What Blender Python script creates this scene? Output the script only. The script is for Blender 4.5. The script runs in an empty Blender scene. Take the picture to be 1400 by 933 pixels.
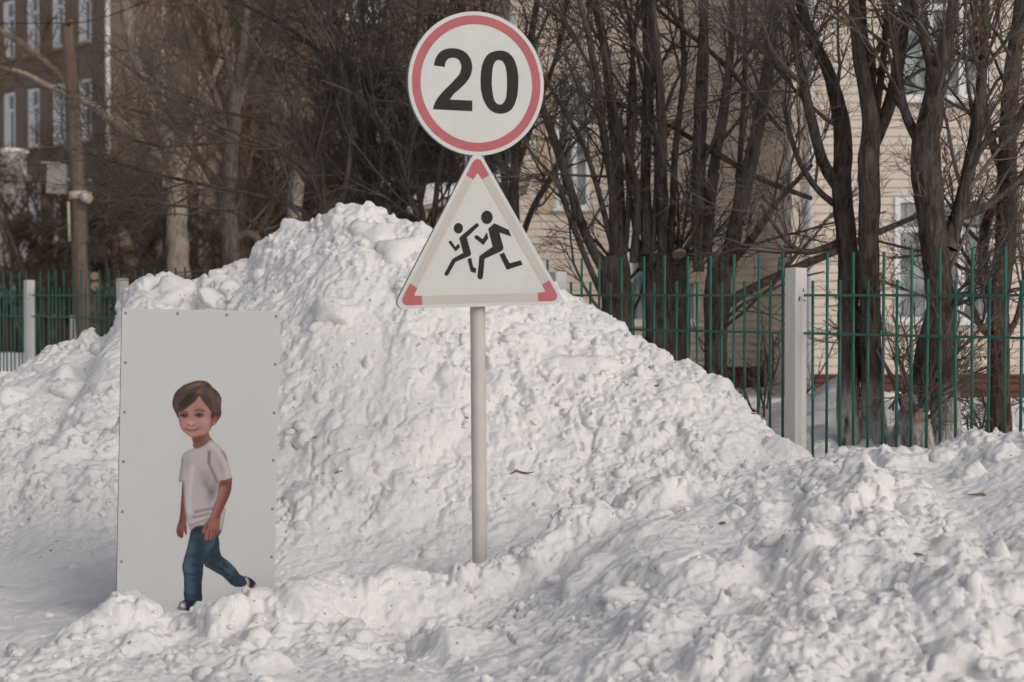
import bpy, math, random
import numpy as np
from mathutils import Vector, Matrix
from mathutils.geometry import tessellate_polygon

rng = np.random.default_rng(11)
random.seed(11)
scene = bpy.context.scene
COL = scene.collection

# ------------------------------------------------------------------ camera
LENS = 70.0
F = LENS / 36.0 * 1400.0            # focal length in photo pixels
EYE = 1.6
PITCH = math.atan((466.5 - 404.0) / F)
cam_d = bpy.data.cameras.new('camera')
cam = bpy.data.objects.new('camera', cam_d); COL.objects.link(cam)
cam.location = (0, 0, EYE)
cam.rotation_euler = (math.pi / 2 - PITCH, 0, 0)
cam_d.lens = LENS; cam_d.sensor_width = 36.0
cam_d.clip_start = 0.1; cam_d.clip_end = 3000
cam_d.dof.use_dof = True
cam_d.dof.focus_distance = 10.9
cam_d.dof.aperture_fstop = 3.2
scene.camera = cam

# ------------------------------------------------------------------ world, sun, exposure
SUN_AZ = math.radians(39)           # to the right of straight behind the camera
SUN_EL = math.radians(31)
world = bpy.data.worlds.new('World'); scene.world = world
world.use_nodes = True
wn = world.node_tree
bg = wn.nodes['Background']
sky = wn.nodes.new('ShaderNodeTexSky')
sky.sky_type = 'NISHITA'; sky.sun_disc = False
sky.sun_elevation = SUN_EL
sun_from = Vector((math.sin(SUN_AZ) * math.cos(SUN_EL), -math.cos(SUN_AZ) * math.cos(SUN_EL), math.sin(SUN_EL)))
sky.sun_rotation = math.atan2(sun_from.x, sun_from.y)
sky.air_density = 0.8; sky.dust_density = 3.5; sky.ozone_density = 0.6
hs = wn.nodes.new('ShaderNodeHueSaturation'); hs.inputs['Saturation'].default_value = .42   # thin high haze
wn.links.new(sky.outputs[0], hs.inputs['Color']); wn.links.new(hs.outputs[0], bg.inputs[0])
bg.inputs[1].default_value = 0.15
sun_d = bpy.data.lights.new('sun', 'SUN')
sun = bpy.data.objects.new('sun', sun_d); COL.objects.link(sun)
sun_d.energy = 0.50; sun_d.angle = math.radians(46); sun_d.color = (1.0, 0.92, 0.83)
sun.rotation_euler = (-sun_from).to_track_quat('-Z', 'Y').to_euler()
sun.location = (6, -6, 12)
vs = scene.view_settings
vs.view_transform = 'Standard'; vs.look = 'None'; vs.exposure = -0.47; vs.gamma = 1.0
scene.render.engine = 'CYCLES'
scene.cycles.use_denoising = True
scene.cycles.max_bounces = 6

# ------------------------------------------------------------------ helpers
cp, sp = math.cos(PITCH), math.sin(PITCH)
def ray(px, py):
    xc = (px - 700.0) / F; yc = -(py - 466.5) / F
    return np.array([xc, cp + yc * sp, -sp + yc * cp])
def at(px, py, Y):
    d = ray(px, py); k = Y / d[1]
    return Vector((d[0] * k, Y, EYE + d[2] * k))
def on_plane(px, py, org, nrm):
    d = Vector(ray(px, py)); c = Vector((0, 0, EYE))
    return c + d * ((org - c).dot(nrm) / d.dot(nrm))
def s2l(c):
    c = np.asarray(c, float) / 255.0
    return np.where(c <= 0.04045, c / 12.92, ((c + 0.055) / 1.055) ** 2.4)

def link(name, data, parent=None, label=None, cat=None, group=None, kind=None):
    o = bpy.data.objects.new(name, data); COL.objects.link(o)
    if parent is not None: o.parent = parent
    tag(o, label, cat, group, kind)
    return o
def tag(o, label=None, cat=None, group=None, kind=None):
    if label: o['label'] = label
    if cat: o['category'] = cat
    if group: o['group'] = group
    if kind: o['kind'] = kind
    return o
def empty(name, loc=(0, 0, 0), rz=0.0, label=None, cat=None, group=None):
    o = link(name, None, None, label, cat, group)
    o.location = loc; o.rotation_euler = (0, 0, rz); o.empty_display_size = 0.2
    return o

def mesh_np(name, V, Q, mat=None, smooth=True, tri=False):
    """V (n,3) float, Q (m,4 or 3) int"""
    V = np.ascontiguousarray(V, np.float32); Q = np.ascontiguousarray(Q, np.int32)
    k = Q.shape[1]; m = len(Q)
    me = bpy.data.meshes.new(name)
    me.vertices.add(len(V)); me.vertices.foreach_set('co', V.ravel())
    me.loops.add(m * k); me.loops.foreach_set('vertex_index', Q.ravel())
    me.polygons.add(m); me.polygons.foreach_set('loop_start', np.arange(0, m * k, k, dtype=np.int32))
    me.polygons.foreach_set('use_smooth', np.full(m, smooth, bool))
    me.update(calc_edges=True)
    if mat: me.materials.append(mat)
    return me

class MB:
    """collects boxes, prisms and tubes for one mesh"""
    def __init__(s): s.v = []; s.f = []
    def add(s, vs, fs):
        b = len(s.v); s.v += [tuple(v) for v in vs]; s.f += [tuple(i + b for i in f) for f in fs]; return s
    def box(s, x0, x1, y0, y1, z0, z1):
        return s.add([(x0,y0,z0),(x1,y0,z0),(x1,y1,z0),(x0,y1,z0),(x0,y0,z1),(x1,y0,z1),(x1,y1,z1),(x0,y1,z1)],
                     [(0,3,2,1),(4,5,6,7),(0,1,5,4),(1,2,6,5),(2,3,7,6),(3,0,4,7)])
    def tube(s, pts, rad, k=10, cap=True):
        pts = [Vector(p) for p in pts]; n = len(pts)
        if not hasattr(rad, '__len__'): rad = [rad] * n
        vs = []; fs = []; ref = None
        for i, p in enumerate(pts):
            t = (pts[min(i + 1, n - 1)] - pts[max(i - 1, 0)]).normalized()
            if ref is None: ref = Vector((1, 0, 0)) if abs(t.x) < .9 else Vector((0, 1, 0))
            u = (ref - t * ref.dot(t)).normalized(); w = t.cross(u); ref = u
            for j in range(k):
                a = 2 * math.pi * j / k
                vs.append(p + (u * math.cos(a) + w * math.sin(a)) * rad[i])
        for i in range(n - 1):
            for j in range(k):
                a = i * k + j; b = i * k + (j + 1) % k
                fs.append((a, b, b + k, a + k))
        if cap:
            fs.append(tuple(reversed(range(k)))); fs.append(tuple((n - 1) * k + j for j in range(k)))
        return s.add(vs, fs)
    def prism(s, poly, y0, y1, holes=()):
        """poly in (x,z); front at y0 (towards -y), back at y1"""
        rings = [list(poly)] + [list(h) for h in holes]
        tris = tessellate_polygon([[Vector((a, b, 0)) for a, b in r] for r in rings])
        flat = [p for r in rings for p in r]; n = len(flat)
        vs = [(a, y0, b) for a, b in flat] + [(a, y1, b) for a, b in flat]
        fs = []
        for t in tris:
            (ax, az), (bx, bz), (cx, cz) = (flat[i] for i in t)
            ccw = (bx - ax) * (cz - az) - (bz - az) * (cx - ax) > 0
            t = tuple(t) if ccw else tuple(reversed(t))
            fs.append(t)                                    # ccw in x,z looks towards -y
            if y1 != y0: fs.append(tuple(i + n for i in reversed(t)))
        if y1 != y0:
            b = 0
            for ri, r in enumerate(rings):
                area = sum(r[i][0] * r[(i + 1) % len(r)][1] - r[(i + 1) % len(r)][0] * r[i][1] for i in range(len(r)))
                m = len(r)
                for i in range(m):
                    a, c = b + i, b + (i + 1) % m
                    q = (a, a + n, c + n, c)
                    if (area > 0) == (ri > 0): q = tuple(reversed(q))
                    fs.append(q)
                b += m
        return s.add(vs, fs)
    def mesh(s, name, mat, smooth=False):
        me = bpy.data.meshes.new(name); me.from_pydata(s.v, [], s.f); me.update()
        if mat: me.materials.append(mat)
        if smooth: me.shade_smooth()
        return me
    def obj(s, name, mat, parent=None, smooth=False, **kw):
        return link(name, s.mesh(name, mat, smooth), parent, **kw)

def bevel(o, w=0.004, seg=2):
    m = o.modifiers.new('bevel', 'BEVEL'); m.width = w; m.segments = seg; m.limit_method = 'ANGLE'

def catmull(pts, per=6, closed=True):
    P = np.array(pts, float); n = len(P); out = []
    for i in range(n if closed else n - 1):
        if closed: p0, p1, p2, p3 = P[i - 1], P[i], P[(i + 1) % n], P[(i + 2) % n]
        else: p0, p1, p2, p3 = P[max(i - 1, 0)], P[i], P[i + 1], P[min(i + 2, n - 1)]
        for t in np.arange(per) / per:
            out.append(.5 * ((2 * p1) + (p2 - p0) * t + (2 * p0 - 5 * p1 + 4 * p2 - p3) * t * t + (3 * p1 - p0 - 3 * p2 + p3) * t ** 3))
    if not closed: out.append(P[-1])
    return np.array(out)

# lattice value noise
_lat = np.random.default_rng(5).random((256, 256))
def vnoise(x, y, s=0):
    x = np.asarray(x) + 37.1 * s; y = np.asarray(y) + 91.7 * s
    xi = np.floor(x).astype(int); yi = np.floor(y).astype(int)
    fx = x - xi; fy = y - yi
    fx = fx * fx * fx * (fx * (fx * 6 - 15) + 10); fy = fy * fy * fy * (fy * (fy * 6 - 15) + 10)
    a = _lat[xi & 255, yi & 255]; b = _lat[(xi + 1) & 255, yi & 255]
    c = _lat[xi & 255, (yi + 1) & 255]; d = _lat[(xi + 1) & 255, (yi + 1) & 255]
    return (a * (1 - fx) + b * fx) * (1 - fy) + (c * (1 - fx) + d * fx) * fy - .5
def fbm(x, y, oct=4, s=0, gain=.5):
    r = 0; a = 1.0; f = 1.0
    for o in range(oct):
        r = r + a * vnoise(x * f, y * f, s + o * 3); a *= gain; f *= 2.03
    return r

# ------------------------------------------------------------------ materials
class NT:
    def __init__(s, name):
        s.m = bpy.data.materials.new(name); s.m.use_nodes = True
        s.t = s.m.node_tree; s.b = s.t.nodes['Principled BSDF']
    def n(s, typ, **kw):
        nd = s.t.nodes.new(typ)
        for k, v in kw.items():
            if k.startswith('in_'): nd.inputs[k[3:].replace('_', ' ')].default_value = v
            else: setattr(nd, k, v)
        return nd
    def l(s, a, b): s.t.links.new(a, b)
    def coords(s, scale=(1, 1, 1), obj=True):
        tc = s.n('ShaderNodeTexCoord'); mp = s.n('ShaderNodeMapping')
        mp.inputs['Scale'].default_value = scale
        s.l(tc.outputs['Object' if obj else 'Generated'], mp.inputs[0]); return mp.outputs[0]
    def worldco(s, scale=(1, 1, 1)):
        g = s.n('ShaderNodeNewGeometry'); mp = s.n('ShaderNodeMapping')
        mp.inputs['Scale'].default_value = scale
        s.l(g.outputs['Position'], mp.inputs[0]); return mp.outputs[0]
    def noise(s, co, scale, detail=4, rough=.55, dist=0):
        nd = s.n('ShaderNodeTexNoise'); nd.inputs['Scale'].default_value = scale
        nd.inputs['Detail'].default_value = detail; nd.inputs['Roughness'].default_value = rough
        nd.inputs['Distortion'].default_value = dist
        s.l(co, nd.inputs['Vector']); return nd.outputs['Fac']
    def ramp(s, fac, stops):
        r = s.n('ShaderNodeValToRGB'); e = r.color_ramp.elements
        while len(e) < len(stops): e.new(.5)
        for el, (p, c) in zip(e, stops):
            el.position = p; el.color = (c, c, c, 1) if not hasattr(c, '__len__') else (*c, 1)
        s.l(fac, r.inputs[0]); return r.outputs[0]
    def mix(s, fac, a, b, mode='MIX'):
        m = s.n('ShaderNodeMix', data_type='RGBA', blend_type=mode)
        for sock, v in ((m.inputs[0], fac), (m.inputs[6], a), (m.inputs[7], b)):
            if hasattr(v, 'is_linked'): s.l(v, sock)
            elif hasattr(v, '__len__'): sock.default_value = (*v, 1)
            else: sock.default_value = v
        return m.outputs[2]
    def mul(s, a, b):
        m = s.n('ShaderNodeMath', operation='MULTIPLY')
        for sock, v in ((m.inputs[0], a), (m.inputs[1], b)):
            if hasattr(v, 'is_linked'): s.l(v, sock)
            else: sock.default_value = v
        return m.outputs[0]
    def col(s, c):
        if hasattr(c, 'is_linked'): s.l(c, s.b.inputs['Base Color'])
        else: s.b.inputs['Base Color'].default_value = (*c, 1)
        return s
    def set(s, **kw):
        for k, v in kw.items(): s.b.inputs[k.replace('_', ' ')].default_value = v
        return s
    def bump(s, h, strength=.3, dist=.01):
        b = s.n('ShaderNodeBump'); b.inputs['Strength'].default_value = strength; b.inputs['Distance'].default_value = dist
        s.l(h, b.inputs['Height']); s.l(b.outputs[0], s.b.inputs['Normal']); return s

def mat_plain(name, a, b, scale=6, rough=.7, bump=0, detail=5, world=False, spec=.3):
    t = NT(name); co = t.worldco() if world else t.coords()
    n1 = t.noise(co, scale, detail, .6)
    t.col(t.mix(t.ramp(n1, [(.3, 0), (.7, 1)]), a, b)); t.set(Roughness=rough, Specular_IOR_Level=spec)
    if bump: t.bump(t.noise(co, scale * 6, 4), bump, .004)
    return t.m

def mat_snow():
    t = NT('snow'); co = t.worldco()
    big = t.noise(co, 1.4, 4, .6)
    base = t.mix(t.ramp(big, [(.35, 0), (.65, 1)]), (.825, .812, .808), (.865, .846, .835))
    # thin grey-brown road grit, in patches
    patch = t.ramp(t.noise(co, 2.1, 3, .6), [(.50, 0), (.68, 1)])
    grit = t.ramp(t.noise(co, 26, 3, .7), [(.60, 0), (.72, 1)])
    base = t.mix(t.mul(t.mul(patch, grit), .55), base, (.42, .34, .29))
    spk = t.ramp(t.noise(co, 34, 1, .5), [(.735, 0), (.785, 1)])
    base = t.mix(t.mul(spk, .75), base, (.16, .11, .085))
    t.col(base); t.set(Roughness=.9, Specular_IOR_Level=.06)
    t.b.inputs['Subsurface Weight'].default_value = .12
    t.b.inputs['Subsurface Radius'].default_value = (.035, .04, .05)
    t.b.inputs['Subsurface Scale'].default_value = .22
    h = t.n('ShaderNodeMath', operation='ADD')
    t.l(t.noise(co, 62, 8, .80), h.inputs[0]); t.l(t.mul(t.noise(co, 16, 4, .6), 2.0), h.inputs[1])
    t.bump(h.outputs[0], .60, .011)
    return t.m
M = {}
M['snow'] = mat_snow()

def mat_bark(name, dark, light, whitewash=False, zlim=.8, scale=1.0):
    t = NT(name); co = t.worldco((1, 1, .22)); co2 = t.worldco()
    n1 = t.noise(co, 34 * scale, 6, .65, .6)
    n2 = t.noise(co2, 3.5, 3)
    c = t.mix(t.ramp(n1, [(.40, 0), (.62, 1)]), dark, light)
    c = t.mix(t.mul(t.ramp(n2, [(.35, 0), (.7, 1)]), .45), c, tuple(v * 1.5 for v in light))
    if whitewash:
        g = t.n('ShaderNodeNewGeometry'); sx = t.n('ShaderNodeSeparateXYZ'); t.l(g.outputs['Position'], sx.inputs[0])
        mr = t.n('ShaderNodeMapRange'); mr.inputs[1].default_value = zlim + .16; mr.inputs[2].default_value = zlim - .16
        t.l(sx.outputs[2], mr.inputs[0])
        worn = t.ramp(t.noise(co, 20, 6, .75), [(.36, 0), (.56, 1)])
        c = t.mix(t.mul(mr.outputs[0], t.mul(worn, .85)), c, (.62, .59, .56))
    t.col(c); t.set(Roughness=.9, Specular_IOR_Level=.15)
    t.bump(n1, 1.0, .035)
    return t.m
M['bark'] = mat_bark('dark_bark', (.042, .034, .030), (.165, .138, .122))
M['bark_white'] = mat_bark('whitewashed_bark', (.026, .021, .018), (.125, .102, .086), True, .90)
M['bark_pale'] = mat_bark('pale_bark', (.15, .122, .098), (.38, .32, .255))
M['bark_red'] = mat_bark('reddish_bark', (.035, .026, .021), (.14, .105, .085))
M['twig'] = mat_plain('twig', (.065, .053, .047), (.18, .155, .143), 3, .85, world=True, spec=.15)
M['twig_far'] = mat_plain('far_twig', (.085, .062, .046), (.19, .14, .105), 1.5, .9, world=True, spec=.1)
M['cutwood'] = mat_plain('sawn_wood', (.24, .165, .115), (.36, .27, .20), 30, .85)
M['deadleaf'] = mat_plain('dead_seed', (.10, .055, .032), (.20, .11, .065), 20, .9, world=True)

# ================================================================== SNOW
def curve_w(lst):
    """photo points with a distance -> world x, y, z sorted by x"""
    w = np.array([tuple(at(*p)) for p in lst]); return w[np.argsort(w[:, 0])]
crest = curve_w([(-400,600,12.6),(-250,560,12.8),(-120,533,13),(0,512,13.0),(60,484,13.2),(120,462,13.4),(150,462,13.45),(172,446,13.5),(184,402,13.5),
    (205,384,13.55),(235,377,13.6),(252,390,13.6),(268,398,13.6),(300,388,13.5),(345,358,13.4),(385,327,13.3),(430,301,13.2),(470,286,13.1),(505,284,13),
    (540,298,13),(575,297,12.9),(592,310,12.9),(650,343,12.9),(720,376,12.9),(770,402,12.9),(800,417,12.8),(850,448,12.6),
    (900,473,12.4),(960,500,12.2),(1000,533,12.0),(1050,580,11.7),(1090,612,11.4),(1130,640,11.2),(1250,650,11.1),(1400,650,10.6),(1700,650,10.2)])
ridge = curve_w([(-400,1010,8.0),(-100,950,8.1),(0,916,8.2),(60,896,8.3),(130,868,8.45),(155,858,8.6),(200,858,8.6),(245,866,8.65),
    (300,852,8.7),(335,836,8.75),(376,820,8.8),(450,806,8.95),(550,797,9.1),(640,783,9.25),(700,760,9.35),(780,716,9.45),(850,692,9.55),
    (950,674,9.7),(1050,652,9.85),(1130,622,9.95),(1200,614,9.95),(1260,620,9.9),(1330,602,9.8),(1400,594,9.7),(1700,570,9.5)])
vx = np.array([-6, -2.5, -1.5, -.5, 0, .4, .8, 1.3, 1.7, 3, 6]); vz = np.array([.08, .09, .11, .17, .25, .31, .37, .44, .50, .66, .75])
fx_ = np.array([-6, -2.5, -1.5, 0, 1, 1.8, 6]); fy_ = np.array([9.6, 9.7, 10.0, 10.25, 10.35, 10.4, 10.3])
def sstep(t): t = np.clip(t, 0, 1); return t * t * (3 - 2 * t)
def ground_h(x, y):
    """the wide snow sheet: street in front of the fence, yard behind it"""
    s = (x - 1.71) * .811 + (y - 12.0) * .584          # distance behind the fence line
    yard = .2 + sstep((9 - s) / 7.0) * (.36 + .5 * np.maximum(vnoise(x * .7, y * .55, 4), -.2))
    yard = yard + .34 * np.exp(-((x - 2.75) / 1.0) ** 2 - ((y - 15.8) / 1.1) ** 2)
    yard = yard + .10 * fbm(x * 2.2, y * 2.2, 5, 9, .6) * sstep((10 - s) / 6.0) + .03 * fbm(x * 1.3, y * 1.3, 4, 9)
    return np.where(s > 0, .02 + sstep(s / .6) * (yard - .02), .02)
def base_h(x, y):
    yc = np.interp(x, crest[:, 0], crest[:, 1]); zc = np.interp(x, crest[:, 0], crest[:, 2])
    yr = np.interp(x, ridge[:, 0], ridge[:, 1]); zr = np.interp(x, ridge[:, 0], ridge[:, 2])
    zv = np.interp(x, vx, vz); yf = np.interp(x, fx_, fy_)
    yv = np.minimum(yf - .05, yr + .55)
    yr = yr + .10 * fbm(x * 2.2, y * 0, 3, 2)
    # street side of the ridge
    t = np.clip((y - 5.9) / (yr - 5.9), 0, 1)
    front = .03 + (zr - .03) * (.75 * t ** 1.15 + .25 * sstep(t))
    hump = .13 * np.exp(-((y - (7.35 + .12 * x)) / .38) ** 2) * sstep((x - .1) / 1.6)
    front = front + hump
    drop = zr - (zr - .07 - .04 * fbm(x * 1.7, y * 1.7, 3, 77)) * sstep((yr - y) / .34)
    lf = sstep((.75 - x) / 1.3)
    front = front * (1 - lf) + np.minimum(drop, zr) * lf
    back = zr + (zv - zr) * sstep((y - yr) / np.maximum(yv - yr, .05))
    t2 = np.clip((y - yf) / (yc - yf), 0, 1)
    mound = zv + (zc - zv) * (.55 * t2 + .45 * sstep(t2))
    yard = np.maximum(ground_h(x, y) - .03, .25)
    over = np.maximum(y - yc, 0)
    behind = np.maximum(zc - over * .75 - over * over * .2, np.minimum(yard, zc))
    h = np.where(y < yr, front, np.where(y < yv, back, np.where(y < yf, zv, np.where(y < yc, mound, behind))))
    return h

DS = .0100
gx = np.arange(-5.3, 5.3, DS); gy = np.arange(5.9, 14.9, DS)
GX, GY = np.meshgrid(gx, gy, indexing='ij')
def blur(A, r):
    k = np.exp(-(np.arange(-3 * r, 3 * r + 1) / r) ** 2 / 2); k /= k.sum()
    n = 3 * r
    for ax in (0, 1):
        pad = [(0, 0), (0, 0)]; pad[ax] = (n, n)
        B = np.pad(A, pad, mode='edge'); out = np.zeros_like(A); L = A.shape[ax]
        for i, w in enumerate(k):
            out += w * (B[i:i + L] if ax == 0 else B[:, i:i + L])
        A = out
    return A
HB = blur(base_h(GX, GY), 5)
HB += .055 * fbm(GX * 1.5, GY * 1.5, 3, 1)
yfG = np.interp(GX, fx_, fy_); yrG = np.interp(GX, ridge[:, 0], ridge[:, 1])
# how clumpy the surface is: the trodden hollow at the left is smooth, crests are rough
rough = np.clip(.72 + 1.7 * fbm(GX * 1.3, GY * 1.3, 3, 21), .15, 1.2)
rough = np.maximum(rough, .95 * np.exp(-((GY - yrG) / .22) ** 2)); rough = np.maximum(rough, .9 * np.exp(-((GY - np.interp(GX, crest[:, 0], crest[:, 1])) / .45) ** 2))
smooth_zone = sstep((-.9 - GX) / .7) * sstep((GY - (yrG + .12)) / .2) * sstep((10.7 - GY) / .6)
rough *= 1 - .8 * smooth_zone
midface = np.exp(-((GX + .35) / 1.2) ** 2) * sstep((GY - 10.0) / .3) * sstep((11.9 - GY) / .9)
rough *= 1 - .45 * midface
# clods pressed into the surface
wxn = .05 * fbm(GX * 5, GY * 5, 3, 31) + .016 * fbm(GX * 19, GY * 19, 3, 33); wyn = .05 * fbm(GX * 5, GY * 5, 3, 32) + .016 * fbm(GX * 19, GY * 19, 3, 34)
WX = GX + wxn; WY = GY + wyn
def clods(n, rmin, rmax, seed, power=2.0, sq=(.45, .8), facet=.5):
    g = np.random.default_rng(seed); D = np.zeros_like(GX); nx, ny = GX.shape
    for _ in range(n):
        y = 6.0 + 8.5 * g.random(); lim = .31 * y + .6
        x = (g.random() * 2 - 1) * lim
        r = rmin + (rmax - rmin) * g.random() ** power
        i0 = int((x - r * 1.5 - gx[0]) / DS); i1 = int((x + r * 1.5 - gx[0]) / DS) + 2
        j0 = int((y - r * 1.5 - gy[0]) / DS); j1 = int((y + r * 1.5 - gy[0]) / DS) + 2
        if i0 < 0 or j0 < 0 or i1 >= nx or j1 >= ny: continue
        s = (slice(i0, i1), slice(j0, j1))
        a = g.random() * math.pi; ca, sa = math.cos(a), math.sin(a); asp = .65 + .35 * g.random()
        dx = (WX[s] - x); dy = (WY[s] - y) * .85
        u = (ca * dx + sa * dy) / r; v = (-sa * dx + ca * dy) / (r * asp)
        amp = r * (sq[0] + (sq[1] - sq[0]) * g.random())
        if g.random() < facet:      # broken, angular block
            h = .55 + .55 * g.random() + u * (g.random() - .5) * .8 + v * (g.random() - .5) * .8
            na = 4 + int(3 * g.random()); th = g.random() * 6.28
            for k in range(na):
                b = th + 6.283 * k / na + .5 * (g.random() - .5)
                h = np.minimum(h, (1 - (u * math.cos(b) + v * math.sin(b)) / (.75 + .25 * g.random())) * (1.5 + 1.5 * g.random()))
        else:
            h = np.sqrt(np.maximum(1 - u * u - v * v, 0)) * 1.0
        np.maximum(D[s], amp * np.maximum(h, 0), out=D[s])
    return D
DA = clods(110, .16, .34, 1, 1.6, (.22, .42), .6)
DB = clods(2600, .045, .15, 2, 1.8, (.17, .44), .75)
DC = clods(24000, .014, .046, 3, 1.7, (.35, .8), .65)
near = sstep((9.9 - GY) / 1.2)
D = blur(DA, 2) * np.clip(rough * 1.2, 0, 1) + blur(DB * rough, 1) * (1 + .1 * near) + DC * np.clip(rough, 0, 1) * (.88 - .35 * near)
fine = np.abs(fbm(WX * 13, WY * 13, 4, 43, .72))
D += .012 * fbm(GX * 9, GY * 9, 4, 41) + (.020 * fine + .010 * fbm(GX * 27, GY * 27, 3, 47, .75)) * (1 - .75 * smooth_zone) * np.clip(.45 + .6 * rough, .4, 1.1)
# cracks between frozen plates
cr = np.abs(fbm(WX * 2.6, WY * 2.6, 4, 55)); cr2 = np.abs(fbm(WX * 4.6, WY * 4.6, 3, 58))
D -= (.045 * np.clip(1 - cr / .030, 0, 1) * sstep((fbm(GX * 1.1, GY * 1.1, 2, 63) + .02) / .15) + .022 * np.clip(1 - cr2 / .03, 0, 1)) * np.clip(rough * 1.3, .25, 1)
# the shadowed hollow: deep hole where a shovel was

# fade to the ground at the edges of the heaped area
edge = np.minimum.reduce([(GX - gx[0]) / .4, (gx[-1] - GX) / .4, (GY - gy[0]) / .35, np.full_like(GX, 1.0)])
edge = sstep(edge)
gxn, gyn = np.gradient(blur(HB, 3), DS)
nl = np.sqrt(1 + gxn ** 2 + gyn ** 2)
D *= edge
PX = GX - gxn / nl * D; PY = GY - gyn / nl * D
PZ = HB * edge + (-.05) * (1 - edge) + D / nl
keep = np.abs(GX) < .31 * GY + .75
valley = GY > np.minimum(yfG - .12, 10.2)

def snow_mesh(name, mask, **kw):
    q = mask[:-1, :-1] & mask[1:, :-1] & mask[1:, 1:] & mask[:-1, 1:]
    ids = np.arange(GX.size).reshape(GX.shape)
    Q = np.stack([ids[:-1, :-1][q], ids[1:, :-1][q], ids[1:, 1:][q], ids[:-1, 1:][q]], 1)
    used = np.unique(Q); rm = np.zeros(GX.size, int); rm[used] = np.arange(len(used))
    V = np.stack([PX.ravel()[used], PY.ravel()[used], PZ.ravel()[used]], 1)
    return link(name, mesh_np(name, V, rm[Q], M['snow']), None, **kw)
v2 = valley.copy(); v2[:, :-1] |= valley[:, 1:]
heap = snow_mesh('snow_heap', keep & v2, label='tall lumpy heap of ploughed snow behind the road sign, against the green fence', cat='snow heap')
bank = snow_mesh('snow_bank', keep & ~valley, label='low rough snow bank in the foreground, rising to the right', cat='snow bank')

def surf(x, y):
    i = min(max(int(round((x - gx[0]) / DS)), 0), GX.shape[0] - 1); j = min(max(int(round((y - gy[0]) / DS)), 0), GX.shape[1] - 1)
    return PZ[i, j]
def hit(px, py):
    d = ray(px, py)
    for Y in np.arange(6.2, 14.5, .02):
        k = Y / d[1]
        if EYE + d[2] * k <= surf(d[0] * k, Y): return Vector((d[0] * k, Y, EYE + d[2] * k))
    return None

# the wide ground sheet
ax_ = np.concatenate([np.linspace(-600, -30, 12)[:-1], np.linspace(-30, -8, 30)[:-1], np.arange(-8, 1, .14), np.arange(1, 4.6, .05), np.arange(4.6, 9, .14), np.linspace(9, 30, 24)[1:], np.linspace(30, 600, 12)[1:]])
ay_ = np.concatenate([np.linspace(-60, 5, 10)[:-1], np.arange(5, 12.5, .14), np.arange(12.5, 18, .05), np.arange(18, 27, .14), np.linspace(27, 70, 60)[1:], np.linspace(70, 900, 16)[1:]])
AX, AY = np.meshgrid(ax_, ay_, indexing='ij')
ids = np.arange(AX.size).reshape(AX.shape)
Qg = np.stack([ids[:-1, :-1].ravel(), ids[1:, :-1].ravel(), ids[1:, 1:].ravel(), ids[:-1, 1:].ravel()], 1)
link('snowy_ground', mesh_np('snowy_ground', np.stack([AX.ravel(), AY.ravel(), ground_h(AX, AY).ravel()], 1), Qg, M['snow']), kind='structure')

# loose clods that can be told apart: shared meshes
def icos(sub):
    import bmesh
    bm = bmesh.new(); bmesh.ops.create_icosphere(bm, subdivisions=sub, radius=1)
    V = np.array([v.co[:] for v in bm.verts]); T = np.array([[v.index for v in f.verts] for f in bm.faces]); bm.free(); return V, T
IV, IT = icos(4)
lump_meshes = []
for k in range(10):
    g = np.random.default_rng(100 + k); R = np.full(len(IV), 10.0)
    for _ in range(11 + k % 4):
        nrm = g.normal(size=3); nrm /= np.linalg.norm(nrm); d0 = .72 + .25 * g.random()
        c = IV @ nrm
        R = np.minimum(R, np.where(c > .15, d0 / np.maximum(c, .15), 10))
    R = np.minimum(R, 1.15)
    V = IV * R[:, None]
    V = V * (1 + .22 * fbm(IV[:, 0] * 2 + 7 * k, IV[:, 1] * 2 + IV[:, 2] * 1.7, 4, k)[:, None])
    V *= (1 + .10 * fbm(IV[:, 0] * 6 + 3 * k, IV[:, 1] * 6 + IV[:, 2] * 5.3, 5, k + 60, .62)[:, None] + .10 * np.abs(fbm(IV[:, 0] * 11 + k, IV[:, 1] * 11 + IV[:, 2] * 9, 3, k + 80, .7))[:, None])
    lump_meshes.append(mesh_np('snow_lump', V, IT, M['snow']))
def lump(px, py, w, h=None, k=None, rot=None, sink=.42, dep=None):
    """w, h: width and height in photo pixels"""
    p = hit(px, py)
    if p is None: return
    s = p.y / F; h = h or w * .75
    k = random.randrange(10) if k is None else k
    o = link('snow_lump', lump_meshes[k], heap if p.y > np.interp(p.x, fx_, fy_) - .12 else bank)
    o.scale = (w * s / 2, (dep or (w + h) / 2) * s / 2, h * s / 2)
    o.rotation_euler = rot or (random.uniform(-.4, .4), random.uniform(-.4, .4), random.uniform(0, 6.28))
    o.location = p + Vector((0, sink * o.scale[1], -sink * o.scale[2]))
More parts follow.
